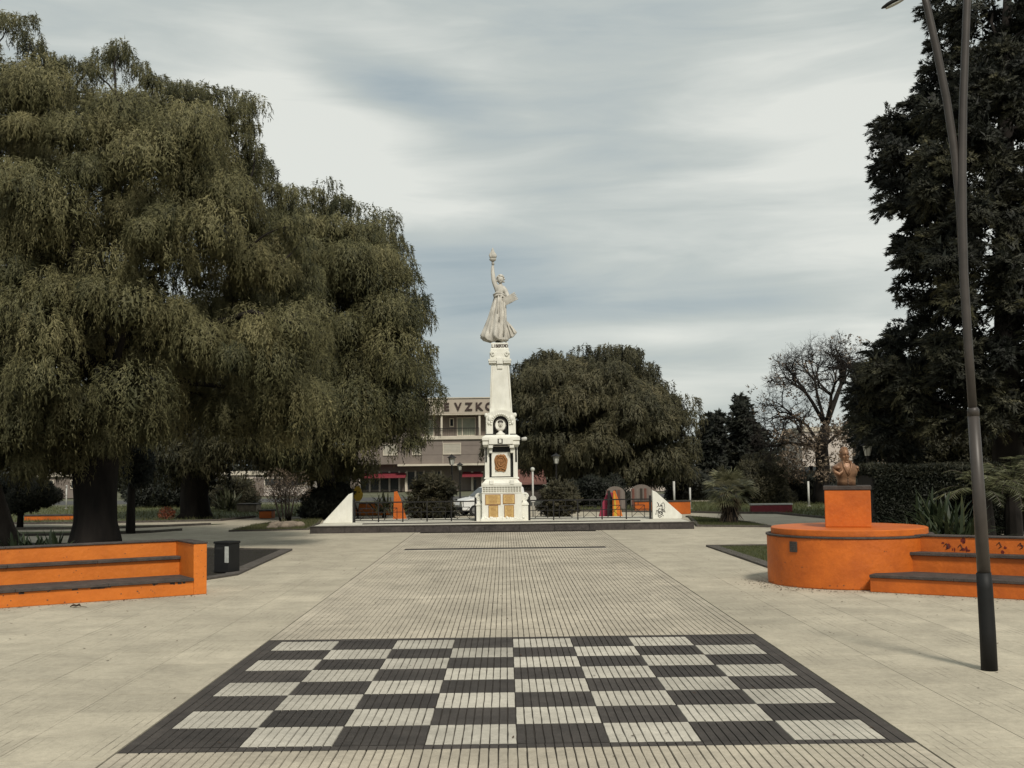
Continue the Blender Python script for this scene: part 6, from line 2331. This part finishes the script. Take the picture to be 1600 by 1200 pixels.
fan_palm(1141, 818, 1.4, 'bushy fan palm with dead skirt on the bed right of the platform', 81)


def strap_plant(c, n, L, W, label, name, cat, seed, material, tone=0.5, lift=1.0, group=None, curve=0.9, spread=1.0):
    """rosette of arching strap leaves: one mesh of leaf blades"""
    rng_ = np.random.default_rng(seed)
    t = thing(name, label, cat, (c[0], c[1], 0), group)
    V, T = [], []
    for k in range(n):
        az = rng_.uniform(0, 2 * PI)
        el = rng_.uniform(0.35, 1.45)
        d = np.array([math.cos(az) * math.cos(el), math.sin(az) * math.cos(el), math.sin(el)])
        s_ = unit(np.cross(d, [0, 0, 1.0])) * W * 0.5
        p0 = np.array([c[0], c[1], c[2]]) + rng_.normal(size=3) * np.array([0.25, 0.25, 0.05]) * spread
        ll = L * rng_.uniform(0.6, 1.15)
        pts = []
        m2 = 6
        for j in range(m2 + 1):
            u_ = j / m2
            q_ = p0 + d * ll * u_
            q_ = q_ + np.array([0, 0, -1.0]) * ll * curve * 0.5 * u_ ** 2.2 * (1.3 - el / 1.6)
            pts.append(q_)
        tt = tone + rng_.normal() * 0.18
        for j in range(m2):
            w0 = math.sin(PI * min(0.95, 0.15 + j / m2 * 0.85)) ** 0.5
            w1 = math.sin(PI * min(0.999, 0.15 + (j + 1) / m2 * 0.85)) ** 0.5
            V.append(np.array([pts[j] - s_ * w0, pts[j] + s_ * w0, pts[j + 1] + s_ * w1]))
            V.append(np.array([pts[j] - s_ * w0, pts[j + 1] + s_ * w1, pts[j + 1] - s_ * w1]))
            T += [tt, tt]
    tri_mesh('leaves', np.concatenate(V), np.array(T), material, t)
    MB().lathe([(0.10, 0), (0.12, 0.05), (0.06, max(0.12, c[2]))], (c[0], c[1], 0), 8).build('stem', M['bark_dark'], t, smooth=True)
    return t


strap_plant((X(1440, 29.2), 29.2, 0.1), 110, 1.3, 0.08, 'left clump of glossy strap-leaved plants behind the right bench', 'strap_plant', 'plant', 91, M['leaf_strap'], 0.4, group='strap leaved plants')
strap_plant((X(1490, 29.6), 29.6, 0.1), 150, 1.9, 0.09, 'taller clump of strap-leaved plants just left of the lamp post', 'strap_plant', 'plant', 92, M['leaf_strap'], 0.45, group='strap leaved plants')
strap_plant((X(1462, 31), 31, 0.3), 150, 1.9, 0.09, 'rear clump of strap-leaved plants against the hedge', 'strap_plant', 'plant', 93, M['leaf_strap'], 0.35, group='strap leaved plants')
strap_plant((X(80, 31), 31, 0.1), 90, 1.1, 0.09, 'dark arching plant behind the left bench nearest the trunk', 'strap_plant', 'plant', 94, M['leaf_strap'], 0.12, group='strap leaved plants')
strap_plant((X(40, 30), 30, 0.1), 90, 1.1, 0.09, 'dark arching plant behind the left bench at its left end', 'strap_plant', 'plant', 95, M['leaf_strap'], 0.15, group='strap leaved plants')
strap_plant((X(358, 72), 72, 0.2), 60, 1.5, 0.12, 'spiky agave-like plant at the foot of the far shrub', 'spiky_plant', 'plant', 96, M['leaf_palm'], 0.5, curve=0.3)
strap_plant((X(600, 60), 60, 0.3), 60, 1.3, 0.09, 'spiky plant behind the left fence near the orange fin', 'spiky_plant', 'plant', 97, M['leaf_palm'], 0.6, curve=0.6)
strap_plant((X(648, 61), 61, 0.5), 60, 1.2, 0.09, 'spiky plant right of the orange fin behind the fence', 'spiky_plant', 'plant', 98, M['leaf_palm'], 0.6, curve=0.6)
strap_plant((X(417, 49), G(417, 822).y, 0.02), 26, 0.5, 0.02, 'thin grassy tuft left of the bare stems in the small bed', 'grass_tuft', 'plant', 99, M['leaf_palm'], 0.7, curve=0.4, spread=0.4)


def feather_palm(c, n, L, label, seed, tone=0.5):
    rng_ = np.random.default_rng(seed)
    t = thing('feather_palm', label, 'palm', (c[0], c[1], 0))
    V, T = [], []
    mb_ = MB()
    for k in range(n):
        az = rng_.uniform(0, 2 * PI)
        el = rng_.uniform(0.3, 1.4)
        d = np.array([math.cos(az) * math.cos(el), math.sin(az) * math.cos(el), math.sin(el)])
        ll = L * rng_.uniform(0.75, 1.1)
        side_ = unit(np.cross(d, [0, 0, 1.0]))
        tt = tone + rng_.normal() * 0.15
        pts = []
        for j in range(27):
            u_ = j / 26
            q_ = np.array(c) + d * ll * u_ + np.array([0, 0, -1.0]) * ll * 0.55 * u_ ** 2.1
            pts.append(q_)
        for j in range(3, 27):
            tang = unit(pts[j] - pts[j - 1])
            for s in (-1, 1):
                dd = tang * 0.55 + side_ * s + np.array([0, 0, -0.35]) + rng_.normal(size=3) * 0.06
                V.append(leaf_tris(pts[j][None, :], dd[None, :], 0.42 * math.sin(PI * (0.12 + 0.85 * j / 27)), 0.035, rng_))
                T.append(tt + rng_.normal() * 0.05)
        mb_.tube([Vector(q_) for q_ in pts[::5]], 0.015, 4)
    tri_mesh('fronds', np.concatenate(V), np.array(T), M['leaf_palm'], t)
    mb_.build('frond_ribs', M['bark'], t)
    MB().tube([(c[0], c[1], 0), (c[0], c[1], c[2])], [0.3, 0.24], 10, wob=0.3).build('trunk', M['bark_dark'], t)


feather_palm((X(1490, 37), 34.8, 1.6), 30, 2.0, 'arching feather palm rising above the hedge left of the lamp post', 101, 0.35)
feather_palm((X(1580, 36), 36, 1.7), 34, 2.3, 'arching feather palm right of the lamp post at the photo edge', 102, 0.35)

# thin-stemmed shrub in the small bed ------------------------------------------
rng = np.random.default_rng(111)
gp = G(442, 822)
ts = thing('thin_stemmed_shrub', 'shrub of five bare slanting stems on the small bed left of the platform', 'shrub', (gp.x, gp.y, 0))
for (a, b, c, d) in ((440, 821, 426, 768), (444, 821, 437, 760), (447, 820, 446, 765), (450, 820, 453, 762), (452, 820, 462, 768)):
    MB().tube([G(a, b), P(a + (c - a) * 0.35, b - 20, gp.y), P(c, d, gp.y)], [0.065, 0.045, 0.025], 7).build('stem', M['bark'], ts, smooth=True)
tw = MB()
for k in range(260):
    s_ = P(rng.uniform(424, 466), rng.uniform(758, 790), gp.y + rng.uniform(-.5, .5))
    d_ = Vector((rng.normal() * 0.6, rng.normal() * 0.6, rng.uniform(0.2, 1.2)))
    tw.tube([s_, s_ + d_ * 0.25, s_ + d_ * 0.5 + Vector((rng.normal() * 0.08, 0, 0.05))], [0.012, 0.009, 0.004], 3, cap=False)
tw.build('twigs', M['bark'], ts)
V_, T_ = [], []
for k in range(14):
    v_, t_ = round_clump(np.array(P(rng.uniform(408, 476), rng.uniform(742, 775), gp.y + rng.uniform(-.6, .6))), 0.5, 90, rng, 0.12, 0.035, 0.3, 0)
    V_.append(v_)
    T_.append(t_)
tri_mesh('leaves', np.concatenate(V_), np.concatenate(T_), M['leaf_dry'], ts)
for k, (px, py, s_) in enumerate(((432, 824, .35), (446, 826, .42), (457, 824, .38), (466, 824, .33), (425, 827, .25))):
    g_ = G(px, py)
    f_ = lambda d_, k=k: 1 + 0.22 * mnoise.noise(Vector((d_.x * 1.6 + k, d_.y * 1.6, d_.z * 1.6)))
    o = MB().ball((g_.x, g_.y, s_ * 0.28), (s_, s_ * 0.8, s_ * 0.5), 12, 8, f=f_).build('garden_rock', M['rock'], None, smooth=True)
    tag(o, ('brown rock left of the bare stems', 'largest brown rock at the foot of the bare stems', 'brown rock third from the left in the small bed', 'rightmost brown rock nearest the platform', 'smallest rock at the left of the small bed')[k], 'rock', 'rocks in the small bed')

# leaning trunk at the far left edge
lt = thing('edge_tree', 'tree with leaning brown trunk at the left photo edge', 'tree', (X(-8, 40), 40, 0))
MB().tube([Vector((X(20, 40), 40, 0)), P(8, 830, 40), P(-4, 790, 40), P(-30, 700, 40), P(-60, 600, 40)], [0.5, 0.34, 0.3, 0.26, 0.2], 10, wob=0.3).build('trunk', M['bark'], lt, smooth=True)
V_, T_ = [], []
for k in range(10):
    v_, t_ = weep_clump(np.array(P(-80 + rng.uniform(-60, 40), 600 + rng.uniform(-80, 60), 42)), 1.2, 50, 16, rng, 0.2, 0.05, 1.2, 120, 0.3)
    V_.append(v_)
    T_.append(t_)
tri_mesh('crown', np.concatenate(V_), np.concatenate(T_), M['leaf_pepper_far'], lt)
# orange flowers by the forked trunk
fw = thing('flower_clump', 'small orange flower clump on the lawn beside the forked trunk', 'flowers', G(260, 811))
v_, t_ = round_clump(np.array(G(260, 811) + Vector((0, 0, 0.25))), 0.42, 500, rng, 0.1, 0.07, 0.6, 20)
tri_mesh('petals', v_, t_, leafmat('petal', [(0, (0.3, 0.08, 0.04)), (0.5, (0.5, 0.14, 0.07)), (1, (0.6, 0.25, 0.15))]), fw)
MB().tube([G(260, 811), G(260, 811) + Vector((0, 0, 0.3))], 0.03, 5).build('stem', M['bark'], fw)

# =================================================================== LITTER
rng = np.random.default_rng(121)
V, T = [], []
n = 1300
for k in range(n):
    u_ = rng.uniform()
    if u_ < 0.45:
        x = rng.uniform(-12, 12)
        y = 9.5 + 27 * rng.uniform(0, 1) ** 0.8
    elif u_ < 0.75:      # gathered round the foot of the drum
        a_ = rng.uniform(PI * 0.9, PI * 1.75)
        q_ = 1.76 + abs(rng.normal()) * 0.35
        x, y = DC.x + q_ * math.cos(a_), DC.y + q_ * math.sin(a_)
    else:                # and along the fronts of the benches
        if rng.uniform() < 0.5:
            v_ = E_L + UL * rng.uniform(0, 6.5) - NL * (0.02 + abs(rng.normal()) * 0.25)
        else:
            v_ = ER + UR * rng.uniform(1, 6.5) - NR * (0.02 + abs(rng.normal()) * 0.25)
        x, y = v_.x, v_.y
    s_ = rng.uniform(0.01, 0.032)
    a_ = rng.uniform(0, 2 * PI)
    d = np.array([math.cos(a_), math.sin(a_), 0]) * s_
    e = np.array([-math.sin(a_), math.cos(a_), 0]) * s_ * 0.45
    p0 = np.array([x, y, 0.006])
    V.append(np.array([p0 - d, p0 + e, p0 + d + np.array([0, 0, s_ * 0.4])]))
    V.append(np.array([p0 - d, p0 + d + np.array([0, 0, s_ * 0.4]), p0 - e]))
    T += [0.2, 0.2]
o = tri_mesh('fallen_leaves', np.concatenate(V), np.array(T), M['dead_leaf'], None)
tag(o, 'tiny dark fallen leaves scattered over the plaza paving', kind='stuff')
g_ = G(120, 949)
dl = thing('dead_leaf', 'one large curled dead leaf on the paving before the left bench', 'leaf', (g_.x, g_.y, 0))
mb = MB()
for i, (dx, w, z) in enumerate(((-0.13, 0.0, 0.01), (-0.08, 0.045, 0.05), (-0.02, 0.06, 0.03), (0.04, 0.03, 0.06), (0.08, 0.0, 0.02))):
    mb.v += [(g_.x + dx, g_.y - w, z), (g_.x + dx, g_.y, z * 0.5), (g_.x + dx, g_.y + w, z + 0.01)]
mb.f = [(i * 3 + j, i * 3 + j + 1, (i + 1) * 3 + j + 1, (i + 1) * 3 + j) for i in range(4) for j in range(2)]
o = mb.build('blade', M['dead_leaf'], dl)
o.modifiers.new('solid', 'SOLIDIFY').thickness = 0.004
MB().tube([(g_.x + 0.07, g_.y, 0.02), (g_.x + 0.2, g_.y - 0.03, 0.008)], 0.005, 5).build('stalk', M['dead_leaf'], dl)
